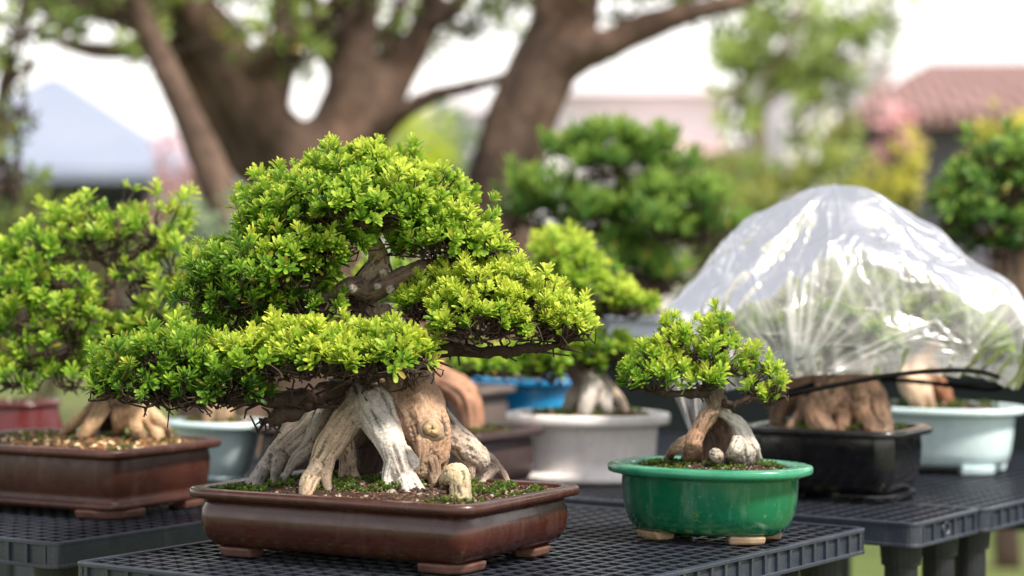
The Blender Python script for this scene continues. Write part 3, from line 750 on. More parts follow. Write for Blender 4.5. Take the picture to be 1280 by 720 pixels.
# ---- the large bonsai in front
sz = TZ + .097
base = np.array([*PZ(490, 606, sz)[:2], sz])
def F_(px, py, r, dz=-.008, z=sz):       # a root tip on the soil
    q = inpot(PZ(px, py, z), MAINC, R30, .243 - .038, .17 - .032); return (*(q + np.array([0, 0, dz])), S(r, q[1]))
def G_(px, py, d, r): return (*P(px, py, d), S(r, d))
D0 = 3.42
main = thing('bonsai_tree', 'largest bonsai, wide green crown over thick pale spreading roots, in brown pot', 'bonsai', base)
tubes = [
    ([F_(316, 606, 6), G_(330, 588, 3.46, 11), G_(352, 564, 3.45, 15), G_(378, 538, 3.45, 20), G_(398, 512, 3.45, 21), G_(425, 488, 3.45, 22), G_(455, 470, 3.46, 22)], (.36, .32, .29)),
    ([F_(352, 600, 4), G_(366, 580, 3.41, 7), G_(386, 560, 3.41, 11), G_(400, 536, 3.42, 14), G_(412, 508, 3.44, 15)], (.38, .34, .30)),
    ([F_(378, 604, 3), G_(394, 586, 3.46, 5), G_(404, 566, 3.46, 8), G_(406, 540, 3.46, 11)], (.22, .18, .15)),
    ([F_(381, 616, 8), G_(390, 598, 3.28, 11), G_(402, 576, 3.29, 14), G_(418, 550, 3.31, 18), G_(438, 522, 3.34, 20), G_(462, 498, 3.38, 22), G_(482, 478, 3.43, 20)], (.52, .40, .28)),
    ([F_(432, 603, 9), G_(435, 585, 3.35, 12), G_(434, 566, 3.33, 12), G_(428, 545, 3.33, 12)], (.40, .31, .23)),
    ([F_(512, 619, 6), G_(506, 602, 3.27, 10), G_(499, 584, 3.28, 16), G_(490, 558, 3.29, 20), G_(476, 530, 3.31, 24), G_(464, 508, 3.34, 25), G_(454, 486, 3.39, 19), G_(450, 470, 3.44, 12)], (.56, .52, .48)),
    ([F_(484, 612, 7), G_(487, 594, 3.28, 11), G_(493, 575, 3.28, 14)], (.60, .56, .52)),
    ([G_(520, 584, 3.28, 6), G_(516, 576, 3.28, 8), G_(505, 566, 3.29, 12)], (.58, .52, .47)),
    ([F_(540, 596, 16), G_(540, 577, 3.34, 20), G_(537, 552, 3.33, 26), G_(528, 526, 3.34, 31), G_(513, 500, 3.37, 34), G_(500, 478, 3.41, 34), G_(488, 455, 3.44, 30)], (.40, .26, .175)),
    ([G_(522, 592, 3.31, 9), G_(529, 572, 3.31, 11), G_(530, 548, 3.31, 12)], (.42, .30, .22)),
    ([F_(604, 594, 9), G_(598, 580, 3.40, 13), G_(585, 562, 3.38, 16), G_(568, 545, 3.38, 17), G_(550, 528, 3.40, 19), G_(525, 505, 3.42, 22)], (.46, .38, .32)),
    ([F_(626, 596, 5), G_(615, 583, 3.44, 9), G_(600, 570, 3.42, 11), G_(585, 560, 3.41, 11)], (.40, .32, .27)),
    ([F_(556, 606, 10), G_(562, 596, 3.27, 12), G_(569, 593, 3.25, 14), G_(576, 600, 3.24, 13), F_(579, 624, 10)], (.44, .36, .23)), ([G_(572, 598, 3.25, 8), F_(566, 622, 6)], (.40, .32, .2)), ([G_(578, 604, 3.24, 7), F_(588, 622, 5)], (.42, .34, .22)),
    ([F_(362, 620, 3), G_(380, 603, 3.27, 6), G_(398, 584, 3.28, 9)], (.42, .34, .26)), ([F_(412, 614, 4), G_(408, 596, 3.28, 7), G_(410, 572, 3.29, 10)], (.40, .31, .23)),
    ([F_(534, 617, 4), G_(518, 602, 3.27, 7), G_(503, 588, 3.28, 11)], (.54, .49, .44)), ([F_(300, 612, 3), G_(318, 597, 3.45, 6), G_(338, 580, 3.45, 9)], (.34, .30, .27)),
    ([F_(340, 610, 4), G_(344, 594, 3.42, 6), G_(352, 572, 3.43, 9)], (.32, .28, .25)), ([F_(644, 602, 3), G_(626, 589, 3.44, 6), G_(608, 576, 3.43, 9)], (.36, .28, .23)),
    ([F_(588, 602, 4), G_(588, 588, 3.38, 7), G_(584, 570, 3.38, 10)], (.40, .32, .26)), ([F_(455, 612, 4), G_(446, 598, 3.34, 6), G_(437, 580, 3.34, 8)], (.30, .23, .17)),
    ([F_(548, 610, 5), G_(542, 594, 3.31, 9), G_(537, 574, 3.31, 12)], (.34, .24, .17)), ([F_(524, 606, 5), G_(526, 592, 3.31, 8), G_(530, 575, 3.31, 10)], (.36, .26, .18)),
    ([G_(398, 548, 3.40, 8), G_(416, 524, 3.40, 13), G_(440, 498, 3.42, 18)], (.20, .15, .12)), ([G_(444, 556, 3.38, 8), G_(462, 532, 3.38, 14), G_(478, 505, 3.40, 20)], (.17, .125, .10)),
    ([G_(500, 540, 3.37, 10), G_(505, 515, 3.38, 16), G_(500, 490, 3.41, 22)], (.16, .12, .09)), ([G_(404, 500, 3.43, 14), G_(436, 480, 3.42, 17), G_(470, 468, 3.43, 20)], (.24, .19, .16)),
    ([G_(440, 505, 3.36, 6), G_(452, 490, 3.36, 7), G_(462, 476, 3.38, 8)], (.36, .31, .28)), ([G_(556, 520, 3.40, 8), G_(540, 500, 3.40, 10), G_(528, 482, 3.41, 12)], (.34, .25, .19)),
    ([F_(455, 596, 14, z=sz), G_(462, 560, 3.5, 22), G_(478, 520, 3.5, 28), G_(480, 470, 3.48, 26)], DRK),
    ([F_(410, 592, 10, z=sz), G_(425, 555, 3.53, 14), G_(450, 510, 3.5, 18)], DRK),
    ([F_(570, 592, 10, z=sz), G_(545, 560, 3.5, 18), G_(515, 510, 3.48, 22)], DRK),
    ([G_(490, 490, 3.45, 34), G_(481, 462, 3.45, 31), G_(470, 430, 3.45, 27), G_(457, 400, 3.45, 23), G_(455, 370, 3.44, 20), G_(468, 348, 3.43, 19), G_(474, 322, 3.43, 13), G_(462, 290, 3.43, 9), G_(450, 250, 3.43, 6), G_(450, 215, 3.43, 3)], (.52, .41, .31)),
    ([G_(505, 475, 3.45, 20), G_(500, 440, 3.46, 17), G_(492, 410, 3.45, 14), G_(478, 385, 3.45, 10)], (.56, .41, .33)),
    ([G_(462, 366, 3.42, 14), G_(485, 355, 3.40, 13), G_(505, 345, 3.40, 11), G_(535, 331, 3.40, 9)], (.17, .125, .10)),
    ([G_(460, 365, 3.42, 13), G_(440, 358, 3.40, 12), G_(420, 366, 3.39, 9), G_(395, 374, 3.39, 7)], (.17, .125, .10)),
    ([G_(488, 362, 3.385, 5), G_(488, 362, 3.375, 5.5)], (.42, .36, .32)), ([G_(472, 358, 3.385, 5), G_(472, 358, 3.375, 4.5)], (.48, .43, .4)),
    ([G_(441, 362, 3.39, 6), G_(440, 361, 3.37, 6)], (.40, .34, .3)), ([G_(479, 345, 3.40, 4), G_(479, 338, 3.39, 5)], (.46, .42, .4)),
]
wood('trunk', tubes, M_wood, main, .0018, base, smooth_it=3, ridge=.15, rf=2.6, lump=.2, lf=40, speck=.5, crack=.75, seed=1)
# cut scar on the trunk
kc = P(540, 536, 3.247); vd = np.array([.1, -1, .12]); vd /= np.linalg.norm(vd)
a_ = np.cross(vd, [0, 0, 1.0]); a_ /= np.linalg.norm(a_); b_ = np.cross(a_, vd)
V = []; Fq = []; ns = 30; prof = [(0, .002), (.08, .003), (.30, .0045), (.55, .0042), (.80, .002), (.97, -.002), (1.08, -.0015), (1.25, -.003), (1.45, -.012)]
for r_, h_ in prof:
    for k in range(ns):
        an = 2 * math.pi * k / ns; rr = r_ * .0115 * (1 + .13 * math.sin(2 * an + 1) + .07 * math.sin(3 * an + 2) + .04 * math.sin(7 * an))
        V.append(kc + a_ * math.cos(an) * rr + b_ * math.sin(an) * rr * 1.15 + vd * (h_ + .001 * math.sin(3 * an + r_ * 4)))
for i in range(len(prof) - 1):
    for k in range(ns): Fq.append((i * ns + k, i * ns + (k + 1) % ns, (i + 1) * ns + (k + 1) % ns, (i + 1) * ns + k))
cc = np.repeat(np.array([(.16, .11, .06), (.38, .27, .14), (.45, .33, .18), (.42, .30, .16), (.40, .28, .16), (.07, .045, .03), (.22, .15, .1), (.36, .26, .185), (.38, .27, .19)]), ns, 0)
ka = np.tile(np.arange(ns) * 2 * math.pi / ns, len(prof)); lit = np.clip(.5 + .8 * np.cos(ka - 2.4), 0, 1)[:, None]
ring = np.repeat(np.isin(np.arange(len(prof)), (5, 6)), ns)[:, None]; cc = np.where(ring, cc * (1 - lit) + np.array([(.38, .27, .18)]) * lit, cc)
mesh_np('pruning_scar', np.array(V), Fq, M_wood, main, col=cc, origin=base)
def BR(parent, org, pts, **kw): return branch('branch', [(*P(x, y, d), S(r, d)) for x, y, d, r in pts], M_twig, parent, org, **kw)
BR(main, base, [(480, 352, 3.43, 9), (505, 343, 3.41, 9), (540, 328, 3.40, 8), (580, 320, 3.39, 6), (612, 306, 3.38, 4), (628, 300, 3.38, 2)], offshoots=26)
BR(main, base, [(488, 415, 3.45, 11), (512, 424, 3.42, 10), (548, 437, 3.39, 9.5), (600, 440, 3.37, 8.5), (650, 437, 3.36, 7), (692, 432, 3.36, 4), (720, 424, 3.36, 2)], offshoots=46)
BR(main, base, [(455, 372, 3.43, 11), (425, 374, 3.41, 9), (380, 385, 3.39, 7), (320, 387, 3.38, 6), (272, 372, 3.38, 3)], offshoots=40)
BR(main, base, [(470, 455, 3.43, 12), (420, 482, 3.36, 12), (365, 500, 3.31, 11), (290, 497, 3.29, 8), (215, 497, 3.28, 5), (150, 488, 3.28, 3)], offshoots=70, twig_l=.035)
BR(main, base, [(420, 482, 3.36, 8), (375, 508, 3.32, 11), (345, 522, 3.30, 9), (330, 528, 3.30, 4)], offshoots=24)
BR(main, base, [(475, 450, 3.42, 10), (450, 470, 3.34, 9), (480, 468, 3.29, 7), (520, 462, 3.28, 4)], offshoots=40)
BR(main, base, [(455, 372, 3.43, 8), (440, 400, 3.4, 7), (400, 405, 3.38, 5), (330, 408, 3.37, 4), (270, 415, 3.37, 3)], offshoots=40)
BR(main, base, [(460, 280, 3.43, 6), (420, 275, 3.41, 5), (370, 285, 3.40, 4), (320, 300, 3.4, 2)], offshoots=20)
BR(main, base, [(462, 290, 3.43, 6), (510, 275, 3.41, 5), (560, 285, 3.4, 3)], offshoots=20)
LEAFM = .0160
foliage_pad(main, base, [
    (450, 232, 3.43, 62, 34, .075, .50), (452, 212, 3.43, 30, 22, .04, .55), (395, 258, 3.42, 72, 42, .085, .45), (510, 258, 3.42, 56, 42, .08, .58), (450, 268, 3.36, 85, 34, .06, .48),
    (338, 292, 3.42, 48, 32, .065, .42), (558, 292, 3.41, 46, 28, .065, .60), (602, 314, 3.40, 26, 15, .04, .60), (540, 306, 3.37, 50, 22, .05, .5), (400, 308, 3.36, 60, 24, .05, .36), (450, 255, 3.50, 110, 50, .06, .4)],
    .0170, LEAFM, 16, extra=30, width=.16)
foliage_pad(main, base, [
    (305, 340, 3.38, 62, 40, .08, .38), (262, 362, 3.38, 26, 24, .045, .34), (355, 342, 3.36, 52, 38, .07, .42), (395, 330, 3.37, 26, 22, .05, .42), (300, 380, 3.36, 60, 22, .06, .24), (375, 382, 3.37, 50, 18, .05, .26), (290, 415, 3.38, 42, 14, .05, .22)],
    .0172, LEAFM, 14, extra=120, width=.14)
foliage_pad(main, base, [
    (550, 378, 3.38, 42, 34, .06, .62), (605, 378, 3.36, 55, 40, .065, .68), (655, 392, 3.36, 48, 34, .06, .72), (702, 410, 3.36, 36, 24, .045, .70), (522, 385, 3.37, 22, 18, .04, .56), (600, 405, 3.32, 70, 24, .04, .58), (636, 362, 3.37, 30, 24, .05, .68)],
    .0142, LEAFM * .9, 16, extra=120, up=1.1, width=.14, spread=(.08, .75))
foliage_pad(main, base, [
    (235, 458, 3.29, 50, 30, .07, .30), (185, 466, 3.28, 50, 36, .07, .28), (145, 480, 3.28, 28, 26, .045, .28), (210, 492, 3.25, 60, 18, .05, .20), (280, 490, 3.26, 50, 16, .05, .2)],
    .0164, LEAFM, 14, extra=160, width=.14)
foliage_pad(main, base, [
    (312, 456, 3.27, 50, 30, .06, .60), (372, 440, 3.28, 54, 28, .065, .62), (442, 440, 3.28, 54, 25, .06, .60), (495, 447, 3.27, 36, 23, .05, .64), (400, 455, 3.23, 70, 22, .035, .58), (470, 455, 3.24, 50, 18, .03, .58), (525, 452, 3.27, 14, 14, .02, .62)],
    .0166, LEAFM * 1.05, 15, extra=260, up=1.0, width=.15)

# ---- the small bonsai in the green pot
sz2 = TZ + .11
b2 = np.array([*GREENC[:2], sz2])
small = thing('bonsai_tree', 'smallest bonsai with few bright green tufts on forked trunk in green pot', 'bonsai', b2)
D2 = 3.48
def G2(px, py, r, d=D2): return (*P(px, py, d), S(r, d))
tubes = [
    ([(*PZ(868, 580, sz2 - .006)[:3], S(14, D2)), G2(866, 557, 12), G2(872, 540, 10), G2(881, 525, 9), G2(892, 512, 9), G2(896, 500, 10)], (.40, .26, .18)),
    ([(*PZ(833, 579, sz2 - .006)[:3], S(5, D2)), G2(842, 562, 6), G2(856, 552, 7), G2(868, 548, 8)], (.36, .24, .165)),
    ([G2(894, 508, 8), G2(910, 520, 7), G2(924, 532, 9), G2(930, 550, 13), G2(928, 568, 15), (*PZ(930, 582, sz2 - .006)[:3], S(15, D2))], (.46, .43, .39)),
    ([G2(932, 548, 10), G2(941, 560, 8), (*PZ(946, 580, sz2 - .006)[:3], S(8, D2))], (.50, .47, .43)), ([G2(925, 550, 10, 3.45), G2(917, 566, 9, 3.45), (*PZ(913, 582, sz2 - .006)[:3], S(8, D2))], (.42, .38, .33)),
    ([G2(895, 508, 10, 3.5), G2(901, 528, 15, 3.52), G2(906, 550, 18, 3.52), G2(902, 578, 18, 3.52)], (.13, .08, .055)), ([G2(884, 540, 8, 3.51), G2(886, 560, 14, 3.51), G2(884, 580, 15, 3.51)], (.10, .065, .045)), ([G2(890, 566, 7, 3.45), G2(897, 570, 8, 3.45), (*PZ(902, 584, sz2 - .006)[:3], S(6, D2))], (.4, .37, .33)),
    ([G2(896, 506, 11), G2(893, 494, 12), G2(890, 480, 9), G2(880, 466, 6), G2(872, 452, 4)], (.16, .12, .09)),
]
wood('trunk', tubes, M_wood, small, .0016, b2, smooth_it=3, ridge=.2, rf=2.4, lump=.18, lf=60, speck=.3, seed=4)
for pts in ([(891, 490, 3.48, 7), (866, 492, 3.46, 6), (835, 490, 3.45, 5), (808, 484, 3.45, 4), (790, 474, 3.45, 2)], [(884, 478, 3.48, 5), (868, 455, 3.47, 5), (850, 440, 3.47, 4), (838, 425, 3.47, 2)], [(888, 480, 3.48, 6), (896, 455, 3.48, 5), (900, 425, 3.48, 4), (902, 412, 3.48, 2)],
            [(898, 500, 3.48, 6), (915, 508, 3.46, 5), (938, 498, 3.45, 4), (960, 500, 3.45, 4), (968, 492, 3.45, 2)], [(925, 505, 3.46, 3), (938, 485, 3.46, 3), (945, 462, 3.46, 2)], [(852, 445, 3.47, 3), (825, 452, 3.46, 3), (800, 460, 3.46, 2)], [(890, 480, 3.48, 4), (905, 470, 3.45, 3), (915, 460, 3.45, 2)]):
    BR(small, b2, pts, offshoots=8, twig_l=.02, seg=6)
SMALLG = (G_D, G_M * 1.1, G_B)
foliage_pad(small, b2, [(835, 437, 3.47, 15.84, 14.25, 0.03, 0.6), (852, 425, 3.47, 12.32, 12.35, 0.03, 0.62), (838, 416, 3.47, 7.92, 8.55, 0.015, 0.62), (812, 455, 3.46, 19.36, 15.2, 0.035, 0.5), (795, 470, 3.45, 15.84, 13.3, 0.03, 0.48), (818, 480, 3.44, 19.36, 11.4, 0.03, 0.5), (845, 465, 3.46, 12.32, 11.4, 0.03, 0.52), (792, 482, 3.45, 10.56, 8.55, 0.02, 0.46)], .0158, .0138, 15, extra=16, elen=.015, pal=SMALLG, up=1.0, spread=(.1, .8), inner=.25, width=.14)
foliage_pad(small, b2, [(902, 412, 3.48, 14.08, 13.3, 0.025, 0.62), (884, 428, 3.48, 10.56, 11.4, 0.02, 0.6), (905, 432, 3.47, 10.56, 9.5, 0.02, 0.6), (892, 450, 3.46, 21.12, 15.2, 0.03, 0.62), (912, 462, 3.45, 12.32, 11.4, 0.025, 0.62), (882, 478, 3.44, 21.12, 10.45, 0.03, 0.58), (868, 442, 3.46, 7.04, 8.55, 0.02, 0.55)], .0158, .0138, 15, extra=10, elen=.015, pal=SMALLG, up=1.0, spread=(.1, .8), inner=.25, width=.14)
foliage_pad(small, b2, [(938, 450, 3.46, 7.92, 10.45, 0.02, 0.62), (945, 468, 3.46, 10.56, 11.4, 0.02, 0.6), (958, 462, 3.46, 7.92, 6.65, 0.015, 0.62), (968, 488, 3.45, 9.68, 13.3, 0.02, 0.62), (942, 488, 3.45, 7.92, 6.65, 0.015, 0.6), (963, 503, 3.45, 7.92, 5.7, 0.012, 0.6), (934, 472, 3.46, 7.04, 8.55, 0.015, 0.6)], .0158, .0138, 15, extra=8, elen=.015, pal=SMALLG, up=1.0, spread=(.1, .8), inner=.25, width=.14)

# ---- the bonsai on the left
b3 = np.array([*P(140, 545, 3.93)[:2], TZ + .112])
left = thing('bonsai_tree', 'leafy bonsai with open twiggy crown on fanned tan roots at left', 'bonsai', b3)
sz3 = TZ + .11
def F3(px, py, r): q = PZ(px, py, sz3 - .006); return (*q, S(r, q[1]))
def G3(px, py, r, d=3.93): return (*P(px, py, d), S(r, d))
TN = (.42, .28, .165)
tubes = [([F3(72, 552, 5), G3(90, 532, 7), G3(112, 515, 9), G3(130, 498, 12)], TN), ([F3(92, 558, 6), G3(108, 540, 9, 3.88), G3(125, 515, 10, 3.9), G3(135, 495, 12)], TN), ([F3(150, 552, 6), G3(148, 530, 8, 3.9), G3(143, 505, 10), G3(140, 490, 12)], (.3, .19, .11)),
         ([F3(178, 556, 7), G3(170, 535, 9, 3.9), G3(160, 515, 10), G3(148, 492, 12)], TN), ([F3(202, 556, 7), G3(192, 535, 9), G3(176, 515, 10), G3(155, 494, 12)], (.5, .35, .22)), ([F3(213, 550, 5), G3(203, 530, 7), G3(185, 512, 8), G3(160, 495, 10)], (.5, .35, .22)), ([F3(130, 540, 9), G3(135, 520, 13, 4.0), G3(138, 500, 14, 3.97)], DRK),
         ([G3(143, 505, 26), G3(136, 480, 20), G3(130, 450, 13), G3(133, 420, 9), G3(136, 380, 8), G3(138, 345, 6), G3(146, 300, 4), G3(150, 270, 2)], (.16, .11, .08))]
wood('trunk', tubes, M_wood, left, .0028, b3, smooth_it=3, ridge=.2, lump=.12, lf=40, seed=6)
for pts in ([(134, 440, 3.93, 8), (100, 455, 3.9, 7), (60, 458, 3.88, 6), (10, 462, 3.88, 4)], [(135, 420, 3.93, 7), (165, 408, 3.9, 6), (200, 402, 3.88, 5), (225, 385, 3.88, 3)], [(136, 385, 3.93, 6), (100, 370, 3.9, 5), (55, 350, 3.9, 4), (15, 340, 3.9, 2)], [(138, 345, 3.93, 5), (165, 322, 3.92, 4), (195, 300, 3.92, 2)], [(140, 340, 3.93, 5), (115, 310, 3.92, 4), (90, 280, 3.92, 2)], [(134, 430, 3.93, 6), (70, 420, 3.85, 5), (20, 405, 3.85, 3)], [(165, 408, 3.9, 4), (170, 385, 3.88, 3), (160, 360, 3.88, 2)]):
    BR(left, b3, pts, offshoots=16, twig_l=.04, seg=6)
LPAL = (G_D, G_M * 1.05, G_B * np.array([.95, 1, 1]))
lk = dict(lod=0, pal=LPAL, up=1.0, extra=30, spread=(.1, .85), jitter=.4, wobble=1.0, inner=.3, width=.15)
foliage_pad(left, b3, [(125, 272, 3.93, 27.6, 18.48, 0.07, 0.58), (88, 285, 3.93, 22.08, 18.48, 0.06, 0.55), (60, 315, 3.92, 38.64, 26.88, 0.09, 0.5), (120, 312, 3.92, 33.12, 25.2, 0.09, 0.55), (158, 290, 3.92, 18.4, 20.16, 0.06, 0.58)], .034, .0215, 14, **lk)
foliage_pad(left, b3, [(195, 295, 3.92, 29.44, 25.2, 0.07, 0.6), (215, 335, 3.9, 23.92, 23.52, 0.07, 0.62), (180, 345, 3.9, 23.92, 20.16, 0.06, 0.6), (215, 385, 3.9, 22.08, 20.16, 0.06, 0.58), (195, 415, 3.88, 36.8, 21.84, 0.07, 0.5)], .034, .0215, 14, **lk)
foliage_pad(left, b3, [(15, 355, 3.9, 38.64, 35.28, 0.09, 0.46), (70, 375, 3.88, 40.48, 31.92, 0.09, 0.5), (100, 410, 3.86, 33.12, 28.56, 0.08, 0.52), (30, 415, 3.86, 38.64, 30.24, 0.09, 0.48), (-40, 385, 3.9, 36.8, 42, 0.1, 0.45)], .034, .0215, 14, **lk)
foliage_pad(left, b3, [(20, 474, 3.85, 47.84, 16.8, 0.08, 0.42), (95, 478, 3.84, 31.28, 15.12, 0.07, 0.4), (60, 440, 3.85, 46, 18.48, 0.08, 0.45), (150, 470, 3.86, 27.6, 16.8, 0.06, 0.34)], .034, .0215, 14, **lk)

# ---- bonsai in the dark pot behind, orange roots
sz4 = TZ + .108
b4 = np.array([*DARKC[:2], sz4])
t = thing('bonsai_tree', 'bonsai with smooth orange brown trunk behind the largest bonsai, crown hidden', 'bonsai', b4)
def G4(px, py, r, d=4.25): return (*P(px, py, d), S(r, d))
wood('trunk', [([G4(590, 546, 12), G4(588, 515, 15), G4(578, 492, 18), G4(555, 478, 20), G4(530, 470, 22), G4(515, 440, 20), G4(520, 410, 15), G4(520, 370, 9)], ORG), ([G4(560, 540, 10, 4.3), G4(545, 510, 16, 4.3), G4(520, 480, 20, 4.28)], (.2, .1, .06)), ([G4(365, 545, 12), G4(375, 525, 14), G4(400, 505, 14), G4(450, 490, 16), G4(510, 475, 18)], (.42, .24, .17)), ([G4(540, 470, 12), G4(545, 440, 12), G4(548, 400, 9), G4(545, 380, 4)], (.36, .2, .14))], M_wood, t, .0032, b4, seed=7)
foliage_pad(t, b4, [(520, 370, 4.25, 60, 30, .1, .5), (470, 380, 4.3, 60, 30, .1, .45)], .034, .022, 10, lod=1)

# ---- bonsai in the white pot
b5 = np.array([*WHITEC[:2], TZ + .12])
t = thing('bonsai_tree', 'bonsai in white pot with low layered pads and bare grey white roots', 'bonsai', b5)
def G5(px, py, r, d=4.36): return (*P(px, py, d), S(r, d))
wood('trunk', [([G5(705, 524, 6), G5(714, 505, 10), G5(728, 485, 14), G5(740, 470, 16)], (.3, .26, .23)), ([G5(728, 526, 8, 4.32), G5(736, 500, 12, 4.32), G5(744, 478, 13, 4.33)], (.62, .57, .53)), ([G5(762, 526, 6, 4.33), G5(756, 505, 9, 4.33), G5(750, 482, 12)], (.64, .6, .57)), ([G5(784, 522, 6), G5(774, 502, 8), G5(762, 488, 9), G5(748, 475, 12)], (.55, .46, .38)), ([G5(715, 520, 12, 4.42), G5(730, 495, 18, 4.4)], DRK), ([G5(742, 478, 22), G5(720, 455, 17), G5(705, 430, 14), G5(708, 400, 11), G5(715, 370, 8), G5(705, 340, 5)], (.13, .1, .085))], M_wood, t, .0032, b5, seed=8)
for pts in ([(708, 440, 4.36, 7), (670, 460, 4.32, 6), (620, 466, 4.3, 4), (580, 464, 4.3, 3)], [(725, 450, 4.36, 7), (760, 452, 4.34, 5), (785, 445, 4.34, 3)], [(712, 390, 4.36, 6), (745, 390, 4.34, 5), (785, 385, 4.34, 3)]):
    BR(t, b5, pts, offshoots=14, twig_l=.04, seg=6)
ck = dict(lod=0, up=.9, extra=20, spread=(.18, 1.0), pal=(G_D, G_M * 1.1, G_B))
foliage_pad(t, b5, [(702, 325, 4.36, 32, 26, .08, .62), (685, 350, 4.35, 26, 26, .06, .5), (728, 350, 4.35, 26, 24, .06, .6)], .0245, .019, 14, **ck)
foliage_pad(t, b5, [(742, 375, 4.35, 40, 20, .07, .62), (780, 385, 4.35, 26, 16, .05, .62), (715, 388, 4.36, 24, 16, .05, .5)], .0245, .019, 14, **ck)
foliage_pad(t, b5, [(755, 436, 4.34, 34, 20, .06, .52), (785, 446, 4.34, 18, 14, .04, .5), (735, 450, 4.34, 22, 14, .05, .42)], .0245, .019, 14, **ck)
foliage_pad(t, b5, [(670, 455, 4.31, 34, 22, .06, .42), (625, 458, 4.3, 34, 16, .06, .38), (585, 462, 4.3, 24, 14, .05, .36), (690, 470, 4.31, 20, 14, .04, .36)], .0245, .019, 14, **ck)

# ---- tall pine-like bonsai at the back
b6 = np.array([*PINEC[:2], .9205 + .095])
t = thing('bonsai_tree', 'tall dark green pine-like bonsai with wide layered crown at the back centre', 'bonsai', b6)
def G6(px, py, r, d=5.6): return (*P(px, py, d), S(r, d))
wood('trunk', [([G6(785, 408, 22), G6(800, 375, 16), G6(830, 345, 14), G6(815, 315, 12), G6(780, 295, 11), G6(772, 260, 9), G6(775, 220, 6), G6(765, 180, 3)], (.26, .17, .12)), ([G6(750, 410, 8), G6(765, 395, 10), G6(785, 385, 12)], (.34, .24, .17)), ([G6(825, 410, 9), G6(820, 395, 10), G6(805, 380, 12)], (.4, .29, .21))], M_wood, t, .004, b6, seed=9)
for pts in ([(775, 285, 5.6, 8), (730, 290, 5.55, 6), (680, 285, 5.5, 5), (645, 275, 5.5, 3)], [(790, 300, 5.6, 8), (830, 298, 5.55, 6), (880, 300, 5.5, 4)], [(774, 240, 5.6, 6), (720, 235, 5.6, 4), (700, 225, 5.6, 2)], [(774, 240, 5.6, 6), (820, 235, 5.6, 5), (850, 235, 5.6, 2)], [(820, 330, 5.6, 6), (840, 345, 5.5, 5), (855, 350, 5.5, 3)]):
    BR(t, b6, pts, offshoots=18, twig_l=.06, seg=6)
PPAL = (np.array([.018, .058, .014]), np.array([.085, .205, .032]), np.array([.28, .42, .07]))
pk = dict(lod=1, up=1.1, floor=-.05, pal=PPAL, extra=20, spread=(.1, .95), inner=.3, wobble=1.1, mat=M_leaf, lumpf=14, width=.11, twig_r=.0018, twig_l=.05, elen=.06, jitter=.4)
foliage_pad(t, b6, [(765, 185, 5.6, 37.044, 13.26, 0.12, 0.6), (730, 195, 5.6, 31.752, 12.24, 0.1, 0.52), (805, 195, 5.6, 37.044, 13.26, 0.12, 0.6), (770, 215, 5.52, 61.74, 12.24, 0.1, 0.52), (840, 218, 5.58, 31.752, 13.26, 0.1, 0.58), (706, 190, 5.6, 14.112, 6.12, 0.05, 0.55)], .042, .040, 18, **pk)
foliage_pad(t, b6, [(665, 255, 5.5, 33.516, 13.26, 0.1, 0.52), (645, 275, 5.5, 19.404, 9.18, 0.07, 0.52), (705, 265, 5.48, 35.28, 13.26, 0.1, 0.52), (655, 235, 5.5, 17.64, 8.16, 0.06, 0.52), (740, 285, 5.46, 40.572, 11.22, 0.1, 0.46), (720, 250, 5.5, 22.932, 10.2, 0.07, 0.5)], .042, .040, 18, **pk)
foliage_pad(t, b6, [(830, 260, 5.5, 42.336, 15.3, 0.12, 0.56), (872, 262, 5.5, 29.988, 18.36, 0.1, 0.6), (885, 292, 5.5, 22.932, 13.26, 0.08, 0.58), (835, 300, 5.45, 37.044, 11.22, 0.1, 0.5), (790, 280, 5.45, 31.752, 13.26, 0.09, 0.5)], .042, .040, 18, **pk)
foliage_pad(t, b6, [(795, 340, 5.45, 35.28, 10.2, 0.09, 0.52), (828, 355, 5.45, 24.696, 9.18, 0.08, 0.52), (785, 318, 5.45, 31.752, 9.18, 0.08, 0.44)], .042, .040, 18, **pk)

# ---- bonsai at the right edge, behind the bag
b7 = np.array([*RBUSHC[:2], .9205 + .095])
t = thing('bonsai_tree', 'dark green bonsai with round crown at right edge behind the plastic bag', 'bonsai', b7)
def G7(px, py, r, d=5.2): return (*P(px, py, d), S(r, d))
wood('trunk', [([G7(1300, 420, 20), G7(1290, 380, 18), G7(1280, 350, 18), G7(1285, 310, 14), G7(1275, 260, 9), G7(1265, 210, 4)], (.3, .2, .14)), ([G7(1240, 400, 10), G7(1255, 370, 12), G7(1275, 345, 14)], (.42, .33, .25)), ([G7(1268, 410, 9), G7(1270, 380, 11), G7(1282, 350, 14)], (.36, .26, .19))], M_wood, t, .004, b7, seed=10)
for pts in ([(1284, 310, 5.2, 7), (1240, 300, 5.15, 6), (1200, 290, 5.15, 4), (1175, 280, 5.15, 2)], [(1276, 270, 5.2, 6), (1240, 240, 5.2, 4), (1205, 220, 5.2, 2)], [(1276, 270, 5.2, 6), (1310, 250, 5.2, 4), (1340, 230, 5.2, 2)]):
    BR(t, b7, pts, offshoots=16, twig_l=.05, seg=6)
rk = dict(lod=1, up=1.1, floor=-.1, pal=PPAL, extra=16, spread=(.2, 1.1), width=.15, twig_r=.0018, twig_l=.05, elen=.05, jitter=.45, wobble=.8)
foliage_pad(t, b7, [(1250, 205, 5.2, 33.6, 16.65, 0.12, 0.5), (1290, 195, 5.2, 33.6, 18.87, 0.12, 0.52), (1222, 230, 5.2, 26.88, 15.54, 0.1, 0.45), (1270, 240, 5.12, 36.96, 16.65, 0.1, 0.44)], .040, .031, 14, **rk)
